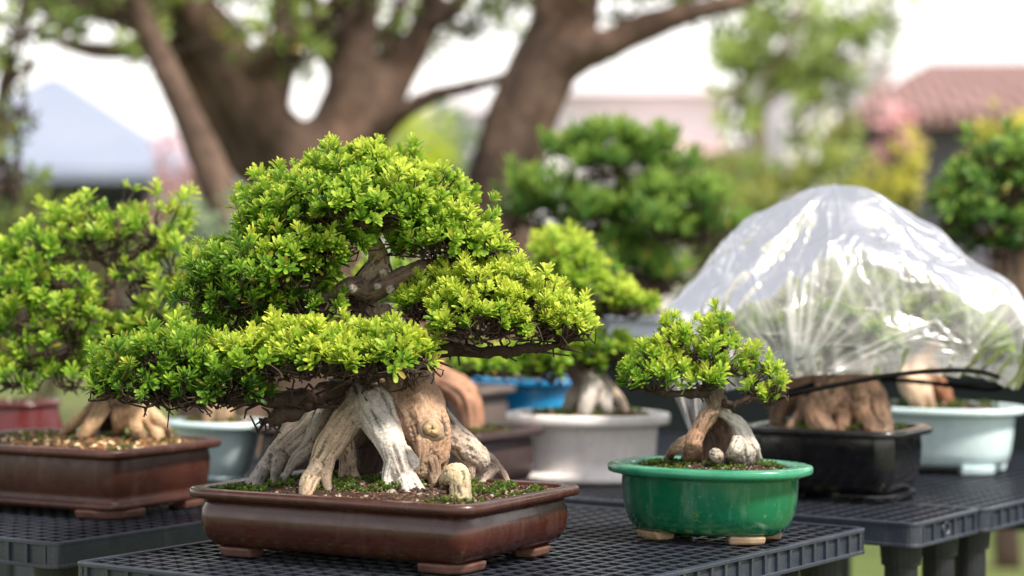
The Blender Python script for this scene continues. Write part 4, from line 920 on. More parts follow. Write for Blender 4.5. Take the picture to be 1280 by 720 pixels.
foliage_pad(t, b7, [(1205, 270, 5.15, 30.24, 14.43, 0.1, 0.42), (1240, 285, 5.1, 33.6, 14.43, 0.1, 0.42), (1185, 250, 5.18, 16.8, 11.1, 0.07, 0.42), (1205, 300, 5.15, 23.52, 8.88, 0.08, 0.36), (1290, 290, 5.12, 28.56, 15.54, 0.1, 0.42), (1340, 250, 5.2, 33.6, 27.75, 0.12, 0.45), (1250, 315, 5.12, 21.84, 6.66, 0.07, 0.34)], .040, .031, 14, **rk)

# ---- plant in the pale blue pot on the left
b8 = np.array([*LPBC[:2], TZ + .105])
t = thing('bonsai_tree', 'dwarf bonsai with tan stump in pale blue tapered pot at left', 'bonsai', b8)
def G8(px, py, r, d=4.36): return (*P(px, py, d), S(r, d))
wood('trunk', [([G8(272, 530, 22), G8(275, 512, 18), G8(282, 490, 12), G8(278, 460, 8), G8(270, 430, 4)], (.42, .3, .2))], M_wood, t, .004, b8, seed=12)
foliage_pad(t, b8, [(270, 430, 4.36, 40, 24, .07, .45), (250, 455, 4.34, 30, 18, .06, .4), (255, 395, 4.36, 26, 20, .05, .6)], .03, .022, 10, lod=1)

# ---- the bagged bonsai
b9 = np.array([*BLACKC[:2], TZ + .125])
bagt = thing('bonsai_tree', 'bonsai under clear plastic bag, thick ridged brown roots in black pot', 'bonsai', b9)
sz9 = TZ + .12
def F9(px, py, r): q = inpot(PZ(px, py, sz9 - .006), BLACKC, R30, .112, .074); return (*q, S(r, q[1]))
def G9(px, py, r, d=4.1): d += .03; return (*P(px, py, d), S(r, d))
RB = (.20, .125, .085)
tubes = [([F9(966, 536, 9), G9(974, 515, 13), G9(990, 495, 15), G9(1020, 470, 18)], RB), ([F9(1012, 548, 10), G9(1022, 520, 15, 4.02), G9(1036, 492, 18, 4.03), G9(1045, 460, 20)], (.27, .175, .12)), ([F9(1048, 545, 8), G9(1052, 520, 11, 4.04), G9(1050, 490, 15, 4.05), G9(1050, 460, 18)], (.25, .15, .1)),
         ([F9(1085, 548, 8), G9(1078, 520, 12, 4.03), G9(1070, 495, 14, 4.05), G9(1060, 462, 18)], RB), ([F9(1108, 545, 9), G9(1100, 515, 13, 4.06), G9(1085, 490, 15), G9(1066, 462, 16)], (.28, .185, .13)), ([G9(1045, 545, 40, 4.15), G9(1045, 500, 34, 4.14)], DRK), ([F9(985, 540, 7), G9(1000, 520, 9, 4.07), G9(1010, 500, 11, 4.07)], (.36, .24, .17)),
         ([G9(1050, 480, 40), G9(1060, 445, 30), G9(1085, 415, 20), G9(1075, 385, 14), G9(1045, 360, 12), G9(1040, 325, 9), G9(1045, 290, 5)], (.22, .14, .1))]
wood('trunk', tubes, M_wood, bagt, .0028, b9, smooth_it=3, ridge=.34, rf=2.6, lump=.24, lf=40, seed=13)
for pts in ([(1060, 440, 4.1, 10), (1010, 420, 4.05, 8), (960, 410, 4.05, 6), (910, 405, 4.05, 3)], [(1080, 420, 4.1, 9), (1130, 400, 4.08, 7), (1170, 380, 4.08, 4)], [(1060, 370, 4.1, 7), (1010, 355, 4.08, 5), (970, 350, 4.08, 3)], [(1130, 400, 4.08, 6), (1190, 420, 4.05, 5), (1230, 425, 4.05, 3)]):
    BR(bagt, b9, pts, offshoots=10, twig_l=.05, seg=6)
gk = dict(lod=1, up=.9, extra=12, spread=(.18, 1.1), pal=(G_D, G_M * .95, G_B * .8))
foliage_pad(bagt, b9, [(1008, 336, 4.14, 40, 22, .08, .5), (1058, 312, 4.14, 40, 17, .07, .5), (985, 368, 4.12, 36, 22, .08, .45), (1118, 334, 4.14, 32, 20, .07, .5)], .023, .019, 12, **gk)
foliage_pad(bagt, b9, [(1070, 370, 4.09, 38, 20, .07, .52), (1105, 396, 4.09, 34, 18, .06, .48), (1040, 402, 4.05, 30, 18, .08, .46), (1095, 430, 4.03, 26, 18, .06, .42)], .023, .019, 12, **gk)
foliage_pad(bagt, b9, [(1160, 365, 4.12, 16, 22, .05, .55), (1184, 396, 4.09, 36, 24, .09, .5), (1222, 432, 4.1, 32, 18, .07, .52), (1246, 442, 4.1, 14, 14, .04, .5)], .023, .019, 12, **gk)
foliage_pad(bagt, b9, [(922, 406, 4.12, 34, 20, .08, .48), (950, 425, 4.04, 34, 20, .08, .40), (1000, 420, 4.02, 26, 14, .06, .36)], .023, .019, 12, **gk)

b10 = np.array([*PBLUEC[:2], TZ + .12])
t = thing('bonsai_tree', 'bonsai in the right pale blue pot, pale root flaring below the bag', 'bonsai', b10)
def G10(px, py, r, d=4.53): return (*P(px, py, d), S(r, d))
wood('trunk', [([G10(1150, 512, 9, 4.48), G10(1146, 495, 13, 4.48), G10(1140, 475, 17, 4.5), G10(1150, 455, 16)], (.55, .4, .28)), ([G10(1182, 512, 9), G10(1180, 495, 12), G10(1168, 478, 14), G10(1155, 455, 15)], (.24, .11, .06)), ([G10(1165, 512, 6, 4.48), G10(1158, 492, 9, 4.48), G10(1150, 475, 12)], (.5, .36, .26)), ([G10(1152, 462, 14), G10(1165, 435, 9), G10(1185, 415, 6), G10(1200, 400, 4)], (.2, .13, .09))], M_wood, t, .0035, b10, seed=14)
foliage_pad(t, b10, [(1200, 400, 4.6, 40, 22, .07, .42), (1180, 425, 4.6, 36, 18, .06, .4)], .03, .022, 10, lod=1)

# ================================================================== THE PLASTIC BAG
m, nt, out = mat_new('clear_film'); L = nt.links.new
tc = nd(nt, 'ShaderNodeTexCoord'); n1 = nd(nt, 'ShaderNodeTexNoise', Scale=9.0, Detail=5.0, Roughness=.6); L(tc.outputs['Object'], n1.inputs['Vector'])
at = nd(nt, 'ShaderNodeAttribute', attribute_name='Col')
lw = nd(nt, 'ShaderNodeLayerWeight', Blend=.35)
mr = nd(nt, 'ShaderNodeMapRange'); mr.inputs['From Min'].default_value = .35; mr.inputs['From Max'].default_value = .7; mr.inputs['To Min'].default_value = -.04; mr.inputs['To Max'].default_value = .10; L(n1.outputs['Fac'], mr.inputs['Value'])
ad = nd(nt, 'ShaderNodeMath', operation='MULTIPLY_ADD'); ad.inputs[1].default_value = .24; L(lw.outputs['Facing'], ad.inputs[0]); L(mr.outputs[0], ad.inputs[2])
ad2 = nd(nt, 'ShaderNodeMath', operation='ADD', use_clamp=True); L(ad.outputs[0], ad2.inputs[0]); L(at.outputs['Fac'], ad2.inputs[1])
tr = nd(nt, 'ShaderNodeBsdfTransparent'); tr.inputs[0].default_value = (.95, .96, .97, 1)
df = nd(nt, 'ShaderNodeBsdfDiffuse'); df.inputs[0].default_value = (.92, .92, .91, 1); tl = nd(nt, 'ShaderNodeBsdfTranslucent'); tl.inputs[0].default_value = (.93, .93, .92, 1)
fm = nd(nt, 'ShaderNodeMixShader'); fm.inputs[0].default_value = .5; L(df.outputs[0], fm.inputs[1]); L(tl.outputs[0], fm.inputs[2])
m1 = nd(nt, 'ShaderNodeMixShader'); L(ad2.outputs[0], m1.inputs[0]); L(tr.outputs[0], m1.inputs[1]); L(fm.outputs[0], m1.inputs[2])
gl = nd(nt, 'ShaderNodeBsdfGlossy', Roughness=.26); fr = nd(nt, 'ShaderNodeFresnel', IOR=1.5)
fr2 = nd(nt, 'ShaderNodeMath', operation='MULTIPLY', use_clamp=True); fr2.inputs[1].default_value = 1.0; L(fr.outputs[0], fr2.inputs[0])
m2 = nd(nt, 'ShaderNodeMixShader'); L(fr2.outputs[0], m2.inputs[0]); L(m1.outputs[0], m2.inputs[1]); L(gl.outputs[0], m2.inputs[2]); L(m2.outputs[0], out.inputs[0])
n3 = nd(nt, 'ShaderNodeTexNoise', Scale=38.0, Detail=3.0); L(tc.outputs['Object'], n3.inputs['Vector'])
bp = nd(nt, 'ShaderNodeBump', Strength=.12, Distance=.004); L(n3.outputs['Fac'], bp.inputs['Height'])
for q in (gl, df, tl): L(bp.outputs[0], q.inputs['Normal'])
M_film = m

DB = 4.12
def prof(pts, n=150):
    q = np.array(pts, float); pr = catmull(q, 10); l = np.concatenate([[0], np.cumsum(np.linalg.norm(np.diff(pr, axis=0), axis=1))]); l /= l[-1]
    s = np.linspace(0, 1, n); return np.stack([np.interp(s, l, pr[:, 0]), np.interp(s, l, pr[:, 1])], 1)
NVb, NU = 190, 520
apx, apy = 1045, 231
pR = prof([(apx, apy), (1075, 234), (1100, 246), (1150, 283), (1205, 326), (1255, 363), (1282, 395), (1292, 425), (1285, 455), (1262, 478)], NVb)
pL = prof([(apx, apy), (1015, 234), (985, 246), (945, 264), (905, 299), (872, 340), (846, 370), (834, 392), (838, 430), (842, 470), (850, 500)], NVb)
pF = prof([(apx, apy), (1045, 240), (1045, 260), (1045, 290), (1045, 330), (1045, 370), (1045, 398), (1045, 428), (1045, 459)], NVb)
sv = np.linspace(0, 1, NVb)
XR = np.array([P(x, y, DB) for x, y in pR]); XL = np.array([P(x, y, DB) for x, y in pL]); XF = np.array([P(x, y, DB) for x, y in pF])
ap = P(apx, apy, DB)
phi = np.linspace(0, 2 * math.pi, NU, endpoint=False)
c, s_ = np.cos(phi), np.sin(phi)
wR = (np.maximum(c, 0) ** 2)[None, :, None]; wL = (np.maximum(-c, 0) ** 2)[None, :, None]; wF = (s_ ** 2)[None, :, None]
hx = np.where(c[None] > 0, (XR[:, 0] - ap[0])[:, None] * np.maximum(c, 0)[None] ** .9, (XL[:, 0] - ap[0])[:, None] * np.maximum(-c, 0)[None] ** .9)
Dy = .235 * np.sin(np.clip(sv * 1.9, 0, 1.75)) ** .8
yy = ap[1] + s_[None] * Dy[:, None]
zz = wR[..., 0] * XR[:, 2][:, None] + wL[..., 0] * XL[:, 2][:, None] + wF[..., 0] * XF[:, 2][:, None]
B = np.stack([ap[0] + hx, yy, zz], 2).reshape(-1, 3)
# normals of the smooth dome
Bg = B.reshape(NVb, NU, 3); du = np.roll(Bg, -1, 1) - np.roll(Bg, 1, 1); dv = np.gradient(Bg, axis=0); Nn = np.cross(du, dv); Nn /= np.linalg.norm(Nn, axis=2)[..., None] + 1e-9
Nn[0] = [0, 0, 1]; outw = Bg - Bg.mean((0, 1)); Nn *= np.sign((Nn * outw).sum(2))[..., None]; Nn = Nn.reshape(-1, 3)
gath = P(992, 488, 3.92); gath2 = P(1170, 468, 3.98)
def ridged(p, o, sd): return 1 - np.abs(2 * fbm(p, o, sd) - 1)
def sharp(x, lo, p): return np.clip((x - lo) / (1 - lo), 0, 1) ** p
def radial(g, k, seed, ln=.5):
    q = B - g; rr = np.linalg.norm(q, axis=1) + 1e-6; u = q / rr[:, None]
    return sharp(ridged(np.column_stack([u * k + rr[:, None] * .5]), 1, seed), .78, 1.5) * np.clip(1.2 - rr / ln, 0, 1)
SV = np.repeat(sv, NU); CT = np.tile(c, NVb); ST = np.tile(s_, NVb)
w1 = radial(gath, 6.0, 61, .75); w2 = radial(ap + np.array([.0, .0, .06]), 5.0, 62, .6) * np.clip(SV * 6, 0, 1); w3 = radial(gath2, 6., 63, .6) * .8
warp = (fbm(B * 4, 2, 71) - .5)
dr = np.column_stack([CT * 4.5 + warp * 1.2, ST * 4.5, SV * 1.3])
w4 = sharp(1 - np.abs(2 * noise(dr, 64) - 1), .72, 1.5) * np.clip(SV * 5, 0, 1)
dr2 = np.column_stack([CT * 11 + warp * 3, ST * 11, SV * 2.6])
w5 = sharp(1 - np.abs(2 * noise(dr2, 65) - 1), .80, 1.3) * np.clip(SV * 3 - .3, 0, 1)
big = fbm(np.column_stack([CT * 2.2, ST * 2.2, SV * 2.5]), 2, 66) - .5
low = 1.0
def rays(g, a0, a1, n, sig, l0, l1, seed, r0=.0):
    rr_ = np.random.default_rng(seed); dx = B[:, 0] - g[0]; dz = B[:, 2] - g[2]; rad_ = np.hypot(dx, dz); an = np.degrees(np.arctan2(dz, dx)); tot = np.zeros(len(B))
    for k in range(n):
        a = a0 + (a1 - a0) * (k + rr_.uniform(.1, .9)) / n; ln = rr_.uniform(l0, l1); s0 = rr_.uniform(r0, r0 + .05); bend = rr_.normal(0, 18); w_ = sig * rr_.uniform(.6, 1.6)
        off = np.abs((an - a - bend * rad_ + 180) % 360 - 180) * math.pi / 180 * rad_
        tot = np.maximum(tot, np.exp(-(off / w_) ** 2) * np.clip((rad_ - s0) / .02, 0, 1) * np.clip((ln - rad_) / (.35 * ln), 0, 1) * rr_.uniform(.5, 1.1))
    return tot * (B[:, 1] < ap[1] + .03)
y1 = rays(gath, 20, 125, 17, .0035, .12, .34, 5) + .6 * rays(gath, 8, 30, 5, .004, .1, .3, 6)
y2 = rays(P(1010, 262, DB), 195, 300, 15, .0045, .12, .3, 7, .03) + rays(P(1085, 250, DB), 275, 345, 9, .005, .12, .32, 8, .03)
y3 = rays(P(1190, 440, DB), 10, 175, 12, .0032, .06, .16, 9)
w7 = sharp(1 - np.abs(2 * noise(B * np.array([30, 30, 17]) + warp[:, None] * 8, 92) - 1), .80, 1.2) * np.clip(SV * 3, 0, 1)
w1 = w1 * .4; w3 = w3 * .4; w2 = w2 * .6
disp = .005 * w1 + .004 * w2 + .004 * w3 + .0025 * w4 + .0005 * w5 + .075 * big * np.clip((SV - .08) * 4, 0, 1) + .034 * (fbm(B * 7.5, 2, 91) - .5) * np.clip(SV * 4, 0, 1) + .0024 * y1 + .002 * y2 + .0024 * y3 + .0022 * w7 * np.clip(SV * 3, 0, 1)
hem = np.clip((np.repeat(sv, NU) - .86) / .14, 0, 1); ple = np.sin(np.tile(phi, NVb) * 46 + 5 * fbm(np.column_stack([np.tile(c, NVb) * 4, np.tile(s_, NVb) * 4, 0 * hem]), 2, 4)) * hem * .005
Vb = B + Nn * (disp + ple)[:, None]
qg = B - gath; rg = np.linalg.norm(qg, axis=1) + 1e-6
w6 = sharp(1 - np.abs(2 * noise(qg / rg[:, None] * 17 + rg[:, None] * .8, 67) - 1), .78, 1.2) * np.clip(1.2 - rg / .55, 0, 1)
dens = .09 + .12 * w7 + .38 * y1 + .24 * y2 + .32 * y3 + .34 * w1 + .26 * w2 + .26 * w3 + .14 * w4 + .05 * w5 + .11 * w6 + .30 * np.clip(1 - SV / .65, 0, 1) + .10 * hem
Qb = np.array([(j * NU + i, j * NU + (i + 1) % NU, (j + 1) * NU + (i + 1) % NU, (j + 1) * NU + i) for j in range(NVb - 1) for i in range(NU)])
bb0 = np.array([ap[0], ap[1], P(1050, 480, DB)[2]])
bag = thing('plastic_bag', 'clear wrinkled plastic bag with black cord draped over the bonsai at right', 'plastic bag', bb0)
mesh_np('bag_film', Vb, Qb, M_film, bag, col=np.repeat(dens[:, None], 3, 1), origin=bb0)
# the black cord around the mouth, and its second strand
cp = [(968, 494, 3.93), (985, 490, 3.90), (1010, 484, 3.885), (1050, 476, 3.88), (1100, 467, 3.88), (1150, 461, 3.89), (1200, 459, 3.92), (1235, 464, 3.98), (1254, 474, 4.05), (1240, 483, 4.12), (1200, 480, 4.16), (1150, 474, 4.18), (1090, 470, 4.2), (1030, 474, 4.15), (985, 486, 4.05)]
pr = catmull(np.array([P(*q) for q in cp]), 8); pr = pr + np.array([0, -.02, -.004]); v, f = tube_geo(pr, .0043 * (1 + .4 * (fbm(pr * 60, 2, 3) - .5)), 10)
mesh_np('drawcord', v, f, M_cord, bag, origin=bb0)
# gathered tail of film hanging at the left
nu, nv = 90, 40; V = []
for j in range(nv):
    tj = j / (nv - 1)
    for i in range(nu):
        ti = i / (nu - 1); x = 832 + 76 * ti * (1 - .8 * tj) + 34 * tj; y = 470 + 78 * tj - 14 * ti * tj + 8 * ti
        d = 3.98 + .03 * math.sin(ti * 19 + 3 * tj) * (.4 + tj) + .02 * math.sin(ti * 41 + 5)
        V.append(P(x, y, d))
Qt = np.array([(j * nu + i, j * nu + i + 1, (j + 1) * nu + i + 1, (j + 1) * nu + i) for j in range(nv - 1) for i in range(nu - 1)])
V = np.array(V); mesh_np('gathered_tail', V, Qt, M_film, bag, col=np.repeat((.72 + .28 * noise(V * 60, 3))[:, None], 3, 1), origin=bb0)
# ================================================================== BACKGROUND
FARB = (.105, .069, .052)
def gtree(label, tubes, crowns, base_px, d, bark=None, voxel=.022, crown_tint=None, leaf=.06, seed=20, spacing=.165, pal=None):
    b = np.array([*P(base_px, 400, d)[:2], 0.0])
    t = thing('garden_tree', label, 'tree', b)
    tb = [([(*P(x, y, dd), S(r, dd)) for x, y, dd, r in pts], bark or FARB) for pts in tubes]
    # carry the trunk down to the lawn
    tb[0][0].insert(0, (b[0], b[1], -.05, tb[0][0][0][3] * 1.25))
    wood('trunk', tb, M_bark_far, t, voxel, b, smooth_it=4, ridge=.14, rf=3.5, lump=.12, lf=7, crack=.4, seed=seed)
    if crowns:
        foliage_pad(t, b, crowns, spacing, leaf, 7, lod=1, twig=True, mat=M_leaf_far, name='crown', twig_r=.004, twig_l=.16, width=.2, pal=pal or (np.array([.08, .12, .03]), np.array([.20, .29, .06]), np.array([.42, .50, .13])), spread=(.3, 1.5), up=.1, inner=.7, jitter=.8, floor=-1, wobble=1.0, lumpf=5, tipgain=.1)
    return t

gtree('massive dark garden tree with many spreading limbs behind the largest bonsai', [
    [(395, 420, 8.0, 62), (395, 320, 8.0, 58), (392, 250, 8.0, 58), (405, 200, 8.0, 48), (425, 160, 8.0, 38), (440, 100, 8.0, 33), (446, 40, 8.0, 29), (450, -60, 8.0, 24)],
    [(385, 250, 8.0, 50), (355, 190, 7.95, 42), (325, 140, 7.9, 36), (295, 90, 7.9, 33), (265, 40, 7.9, 30), (225, -10, 7.9, 26), (190, -60, 7.9, 20)],
    [(360, 215, 8.05, 36), (320, 190, 8.1, 34), (285, 140, 8.1, 33), (250, 80, 8.1, 32), (200, 30, 8.1, 30), (130, 5, 8.1, 24), (50, -5, 8.1, 18), (-30, -30, 8.1, 14)],
    [(430, 190, 8.0, 32), (470, 140, 8.05, 26), (500, 90, 8.1, 22), (530, 30, 8.1, 18), (545, -40, 8.1, 14)],
    [(450, 190, 8.0, 24), (490, 150, 7.9, 14), (540, 120, 7.85, 12), (600, 106, 7.8, 10), (650, 90, 7.8, 7)],
    [(330, 150, 7.9, 28), (345, 90, 7.9, 24), (360, 30, 7.9, 22), (350, -40, 7.9, 18)],
    [(530, 30, 8.1, 14), (570, 10, 8.1, 12), (600, -40, 8.1, 8)],
    [(365, 225, 8.0, 40), (305, 175, 8.15, 40), (262, 105, 8.2, 40), (222, 45, 8.2, 38), (180, -40, 8.2, 32)], [(300, 110, 7.9, 20), (335, 65, 7.8, 16), (395, 25, 7.8, 14), (450, -30, 7.8, 11)],
    [(245, 75, 8.1, 20), (185, 62, 8.0, 15), (115, 62, 8.0, 11), (45, 40, 8.0, 6)], [(442, 110, 8.0, 20), (405, 55, 8.1, 15), (385, -20, 8.1, 11)], [(470, 140, 8.05, 16), (480, 70, 8.2, 12), (500, 10, 8.2, 9), (520, -30, 8.2, 7)]],
    [(250, -40, 8.0, 170, 60, .5, .5), (150, 20, 7.8, 90, 24, .2, .45), (330, 30, 7.6, 60, 30, .2, .5), (440, 60, 8.4, 90, 30, .3, .5), (480, -45, 8.0, 120, 60, .5, .5), (370, 70, 7.6, 26, 26, .15, .55), (500, 45, 8.3, 60, 34, .3, .55), (190, 60, 7.7, 26, 20, .12, .5), (600, 15, 8.2, 50, 50, .3, .5), (100, -40, 8.0, 110, 48, .4, .4), (390, 10, 8.3, 60, 40, .3, .5)], 395, 8.0, seed=21)
gtree('thick forked garden tree with long limb reaching right, behind the pine-like bonsai', [
    [(615, 420, 7.8, 52), (615, 320, 7.8, 48), (622, 260, 7.8, 45), (636, 200, 7.8, 42), (655, 140, 7.8, 42), (680, 85, 7.8, 46), (705, 30, 7.8, 44), (715, -50, 7.8, 40)],
    [(680, 85, 7.8, 40), (720, 68, 7.75, 28), (760, 55, 7.7, 22), (810, 32, 7.7, 19), (870, 14, 7.7, 15), (930, -2, 7.7, 13), (1000, -40, 7.7, 10)]],
    [(760, -40, 7.8, 120, 48, .5, .5), (780, 15, 8.3, 40, 24, .2, .6), (640, -20, 8.0, 60, 40, .3, .5), (900, -30, 7.9, 100, 46, .4, .55)], 615, 7.8, seed=22)
gtree('slim leaning garden tree trunk left of the massive tree', [
    [(305, 420, 7.2, 26), (300, 330, 7.2, 25), (283, 270, 7.2, 24), (258, 200, 7.2, 22), (232, 140, 7.2, 20), (208, 90, 7.2, 18), (185, 40, 7.2, 16), (150, -40, 7.2, 13)]],
    [(150, -40, 7.2, 90, 40, .35, .45), (60, 20, 7.2, 40, 20, .2, .4)], 305, 7.2, seed=23, voxel=.018)

# thin hanging twigs at the left edge
gtree('slender sapling with drooping leafy twigs at the left edge', [
    [(-20, 420, 6.3, 9), (-15, 300, 6.3, 9), (-5, 200, 6.3, 8), (5, 100, 6.3, 7), (25, 20, 6.3, 5), (40, -40, 6.3, 4)],
    [(5, 120, 6.3, 5), (25, 90, 6.3, 4), (45, 80, 6.3, 3), (58, 110, 6.3, 2), (40, 170, 6.3, 1.5)], [(-5, 200, 6.3, 5), (15, 160, 6.3, 3.5), (30, 120, 6.3, 2.5), (50, 40, 6.3, 2)], [(-10, 260, 6.3, 5), (12, 230, 6.3, 3), (30, 190, 6.3, 2)]],
    [(12, 215, 6.3, 24, 30, .2, .42), (20, 150, 6.3, 24, 30, .2, .35), (5, 90, 6.3, 26, 24, .2, .4), (30, 30, 6.3, 30, 24, .2, .4), (20, 265, 6.3, 30, 20, .2, .3)], -20, 6.3, seed=24, voxel=.012, spacing=.13, leaf=.04)

# weeping tree on the right with pale green strands
gtree('pale green weeping tree with hanging leafy strands left of tiled roof house', [
    [(960, 420, 11.5, 12), (958, 300, 11.5, 11), (950, 200, 11.5, 10), (955, 120, 11.5, 8), (985, 50, 11.5, 6), (1010, -30, 11.5, 4)],
    [(952, 190, 11.5, 7), (925, 120, 11.5, 5), (915, 60, 11.5, 4), (930, 0, 11.5, 3)], [(955, 130, 11.5, 6), (990, 90, 11.5, 4), (1040, 60, 11.5, 3), (1060, 110, 11.5, 2)]],
    [(1010, 85, 11.5, 50, 26, .3, .62), (1040, 55, 11.5, 34, 36, .3, .6), (1055, 110, 11.5, 18, 40, .2, .6), (975, 60, 11.5, 34, 34, .3, .65), (925, 150, 11.5, 18, 56, .2, .62), (930, 60, 11.5, 26, 40, .3, .66), (1005, 150, 11.5, 22, 50, .2, .66), (985, 20, 11.5, 60, 30, .3, .6), (1095, 20, 11.5, 44, 30, .3, .66), (940, 215, 11.5, 36, 30, .3, .55), (1010, 210, 11.5, 34, 26, .3, .62)], 960, 11.5, bark=(.30, .25, .17), seed=25, voxel=.022, spacing=.15, leaf=.085,
    pal=(np.array([.15, .22, .06]), np.array([.32, .44, .10]), np.array([.48, .56, .16])))

def shrub(name, label, cat, px, d, clumps, pal, spacing=.11, leaf=.07, group=None):
    b = np.array([*P(px, 400, d)[:2], 0.0]); t = thing(name, label, cat, b, group=group)
    top = max(P(c[0], c[1], c[2])[2] for c in clumps)
    for k in range(3):
        q = P(*clumps[k % len(clumps)][:3])
        pts = np.array([[b[0] + rng.normal(0, .05), b[1], -.03, .03], [(b[0] + q[0]) / 2, b[1], q[2] * .5, .022], [q[0], q[1], q[2], .01]])
        branch('stem', pts, M_twig, t, b, wob=.1)
    foliage_pad(t, b, clumps, spacing, leaf, 7, lod=1, twig=False, mat=M_leaf_far, name='foliage', pal=pal, spread=(.3, 1.4), up=.3, inner=.5, jitter=.6, floor=-.9, wobble=.8, lumpf=5, width=.22, tipgain=.1)
    return t
YEL = (np.array([.26, .30, .05]), np.array([.52, .50, .07]), np.array([.75, .68, .12]))
LIME = (np.array([.18, .26, .02]), np.array([.42, .54, .03]), np.array([.48, .56, .05]))
HAZE = (np.array([.12, .18, .10]), np.array([.22, .30, .18]), np.array([.34, .42, .26]))
SAGE = (np.array([.10, .15, .09]), np.array([.17, .24, .14]), np.array([.28, .36, .22]))
PINK = (np.array([.5, .22, .26]), np.array([.68, .34, .38]), np.array([.8, .48, .5]))
PEACH = (np.array([.45, .26, .24]), np.array([.6, .38, .38]), np.array([.68, .46, .55]))
OLIVE = (np.array([.09, .12, .03]), np.array([.20, .25, .05]), np.array([.34, .36, .09]))
shrub('flowering_shrub', 'tall yellow flowering shrub spike in front of the dark house wall', 'shrub', 1128, 9.5, [(1132, 218, 9.5, 15, 30, .12, .6), (1138, 190, 9.5, 10, 20, .08, .7), (1122, 242, 9.5, 20, 20, .12, .5)], YEL, spacing=.075, leaf=.045)
shrub('flowering_shrub', 'shorter yellow flowering shrub left of the taller yellow one', 'shrub', 1088, 9.7, [(1088, 222, 9.7, 11, 22, .1, .55), (1092, 245, 9.7, 16, 18, .12, .45)], YEL, spacing=.075, leaf=.045)
shrub('flowering_shrub', 'yellow flowering shrub behind the right edge bonsai', 'shrub', 1250, 8.5, [(1240, 178, 8.5, 18, 18, .12, .6), (1272, 174, 8.5, 18, 15, .1, .6), (1255, 222, 8.5, 36, 26, .2, .4)], YEL, spacing=.08, leaf=.05)
shrub('flowering_shrub', 'pink flower cluster just above the yellow shrub', 'shrub', 1118, 10.2, [(1119, 158, 10.2, 9, 15, .06, .6), (1122, 190, 10.2, 7, 18, .06, .4)], PINK)
shrub('flowering_shrub', 'peach and lilac flowering shrub beside the slim leaning trunk', 'shrub', 228, 13, [(225, 205, 13, 26, 26, .3, .9), (238, 245, 13, 28, 30, .3, .45), (215, 275, 13, 26, 26, .3, .3)], PEACH)
shrub('shrub', 'bright lime shrub glowing between the two big tree trunks', 'shrub', 512, 12, [(508, 185, 12, 30, 26, .3, .75), (530, 215, 12, 32, 30, .3, .55), (495, 235, 12, 30, 30, .3, .6), (520, 270, 12, 40, 40, .3, .5)], LIME)
shrub('shrub', 'pale grey green shrub under the slim leaning trunk', 'shrub', 240, 6.3, [(240, 300, 6.3, 30, 30, .2, .5), (255, 340, 6.3, 36, 40, .2, .5), (225, 370, 6.3, 36, 36, .2, .45)], HAZE, spacing=.07, leaf=.05)
shrub('shrub', 'hazy olive shrub behind the right side of the pine-like bonsai', 'shrub', 890, 11, [(885, 235, 11, 36, 30, .3, .5), (920, 270, 11, 40, 34, .3, .45), (865, 290, 11, 40, 40, .3, .45), (960, 265, 11, 46, 34, .3, .5)], OLIVE)
shrub('shrub', 'olive green shrub below the weeping tree, left of the yellow shrubs', 'shrub', 1030, 11, [(1035, 225, 11, 34, 26, .3, .55), (1060, 260, 11, 34, 30, .3, .5), (1010, 275, 11, 36, 30, .3, .5)], OLIVE)
shrub('shrub', 'soft green shrub behind the trunks left of the lime shrub', 'shrub', 560, 16, [(560, 165, 16, 24, 30, .4, .5), (545, 200, 16, 40, 34, .4, .5), (580, 240, 16, 40, 40, .4, .4)], HAZE)
shrub('hedge', 'dark green hedge along the lawn behind the left bonsai', 'hedge', 60, 15, [(-40, 305, 15, 60, 40, .5, .25), (40, 300, 15, 60, 36, .5, .25), (120, 310, 15, 60, 36, .5, .28), (190, 320, 15, 50, 36, .5, .3)], OLIVE, spacing=.14)
shrub('hedge', 'low green hedge at the back of the lawn behind the centre bonsai', 'hedge', 640, 14, [(540, 330, 14, 70, 50, .5, .3), (640, 335, 14, 70, 44, .5, .35), (740, 330, 14, 70, 46, .5, .35), (840, 330, 14, 70, 46, .5, .4)], OLIVE, spacing=.14)

# ---- houses
M_roofblue = mat_noise('blue_grey_roof', (.20, .235, .32), (.245, .28, .37), scale=1.5, rough=.45, bump=.2, bscale=12, bdist=.03)
M_bluewall = mat_noise('blue_grey_wall', (.075, .085, .125), (.12, .13, .18), scale=2, rough=.8)
M_darkwood = mat_noise('dark_wood_post', (.03, .018, .015), (.06, .038, .03), scale=6, rough=.8)
M_white = mat_noise('white_render', (.74, .71, .74), (.84, .81, .84), scale=.8, rough=.85)
M_darkwall = mat_noise('slate_wall', (.10, .095, .125), (.14, .13, .16), scale=1.2, rough=.8)
M_win = mat_noise('window_glass', (.05, .06, .08), (.1, .12, .15), scale=3, rough=.1)
m, nt, out = mat_new('clay_tiles'); L = nt.links.new
tc = nd(nt, 'ShaderNodeTexCoord'); wv = nd(nt, 'ShaderNodeTexWave', Scale=3.2, Distortion=.6, Detail=2.0); wv.bands_direction = 'X'; L(tc.outputs['Object'], wv.inputs['Vector'])
n1 = nd(nt, 'ShaderNodeTexNoise', Scale=4.0, Detail=6.0); L(tc.outputs['Object'], n1.inputs['Vector'])
mx = nd(nt, 'ShaderNodeMix', data_type='FLOAT'); mx.inputs[0].default_value = .45; L(n1.outputs['Fac'], mx.inputs[2]); L(wv.outputs['Fac'], mx.inputs[3])
r = ramp(nt, [(.25, (.16, .085, .075)), (.55, (.27, .16, .15)), (.85, (.36, .24, .23))]); L(mx.outputs[0], r.inputs[0])
p = nd(nt, 'ShaderNodeBsdfPrincipled', Roughness=.8); L(r.outputs[0], p.inputs['Base Color'])
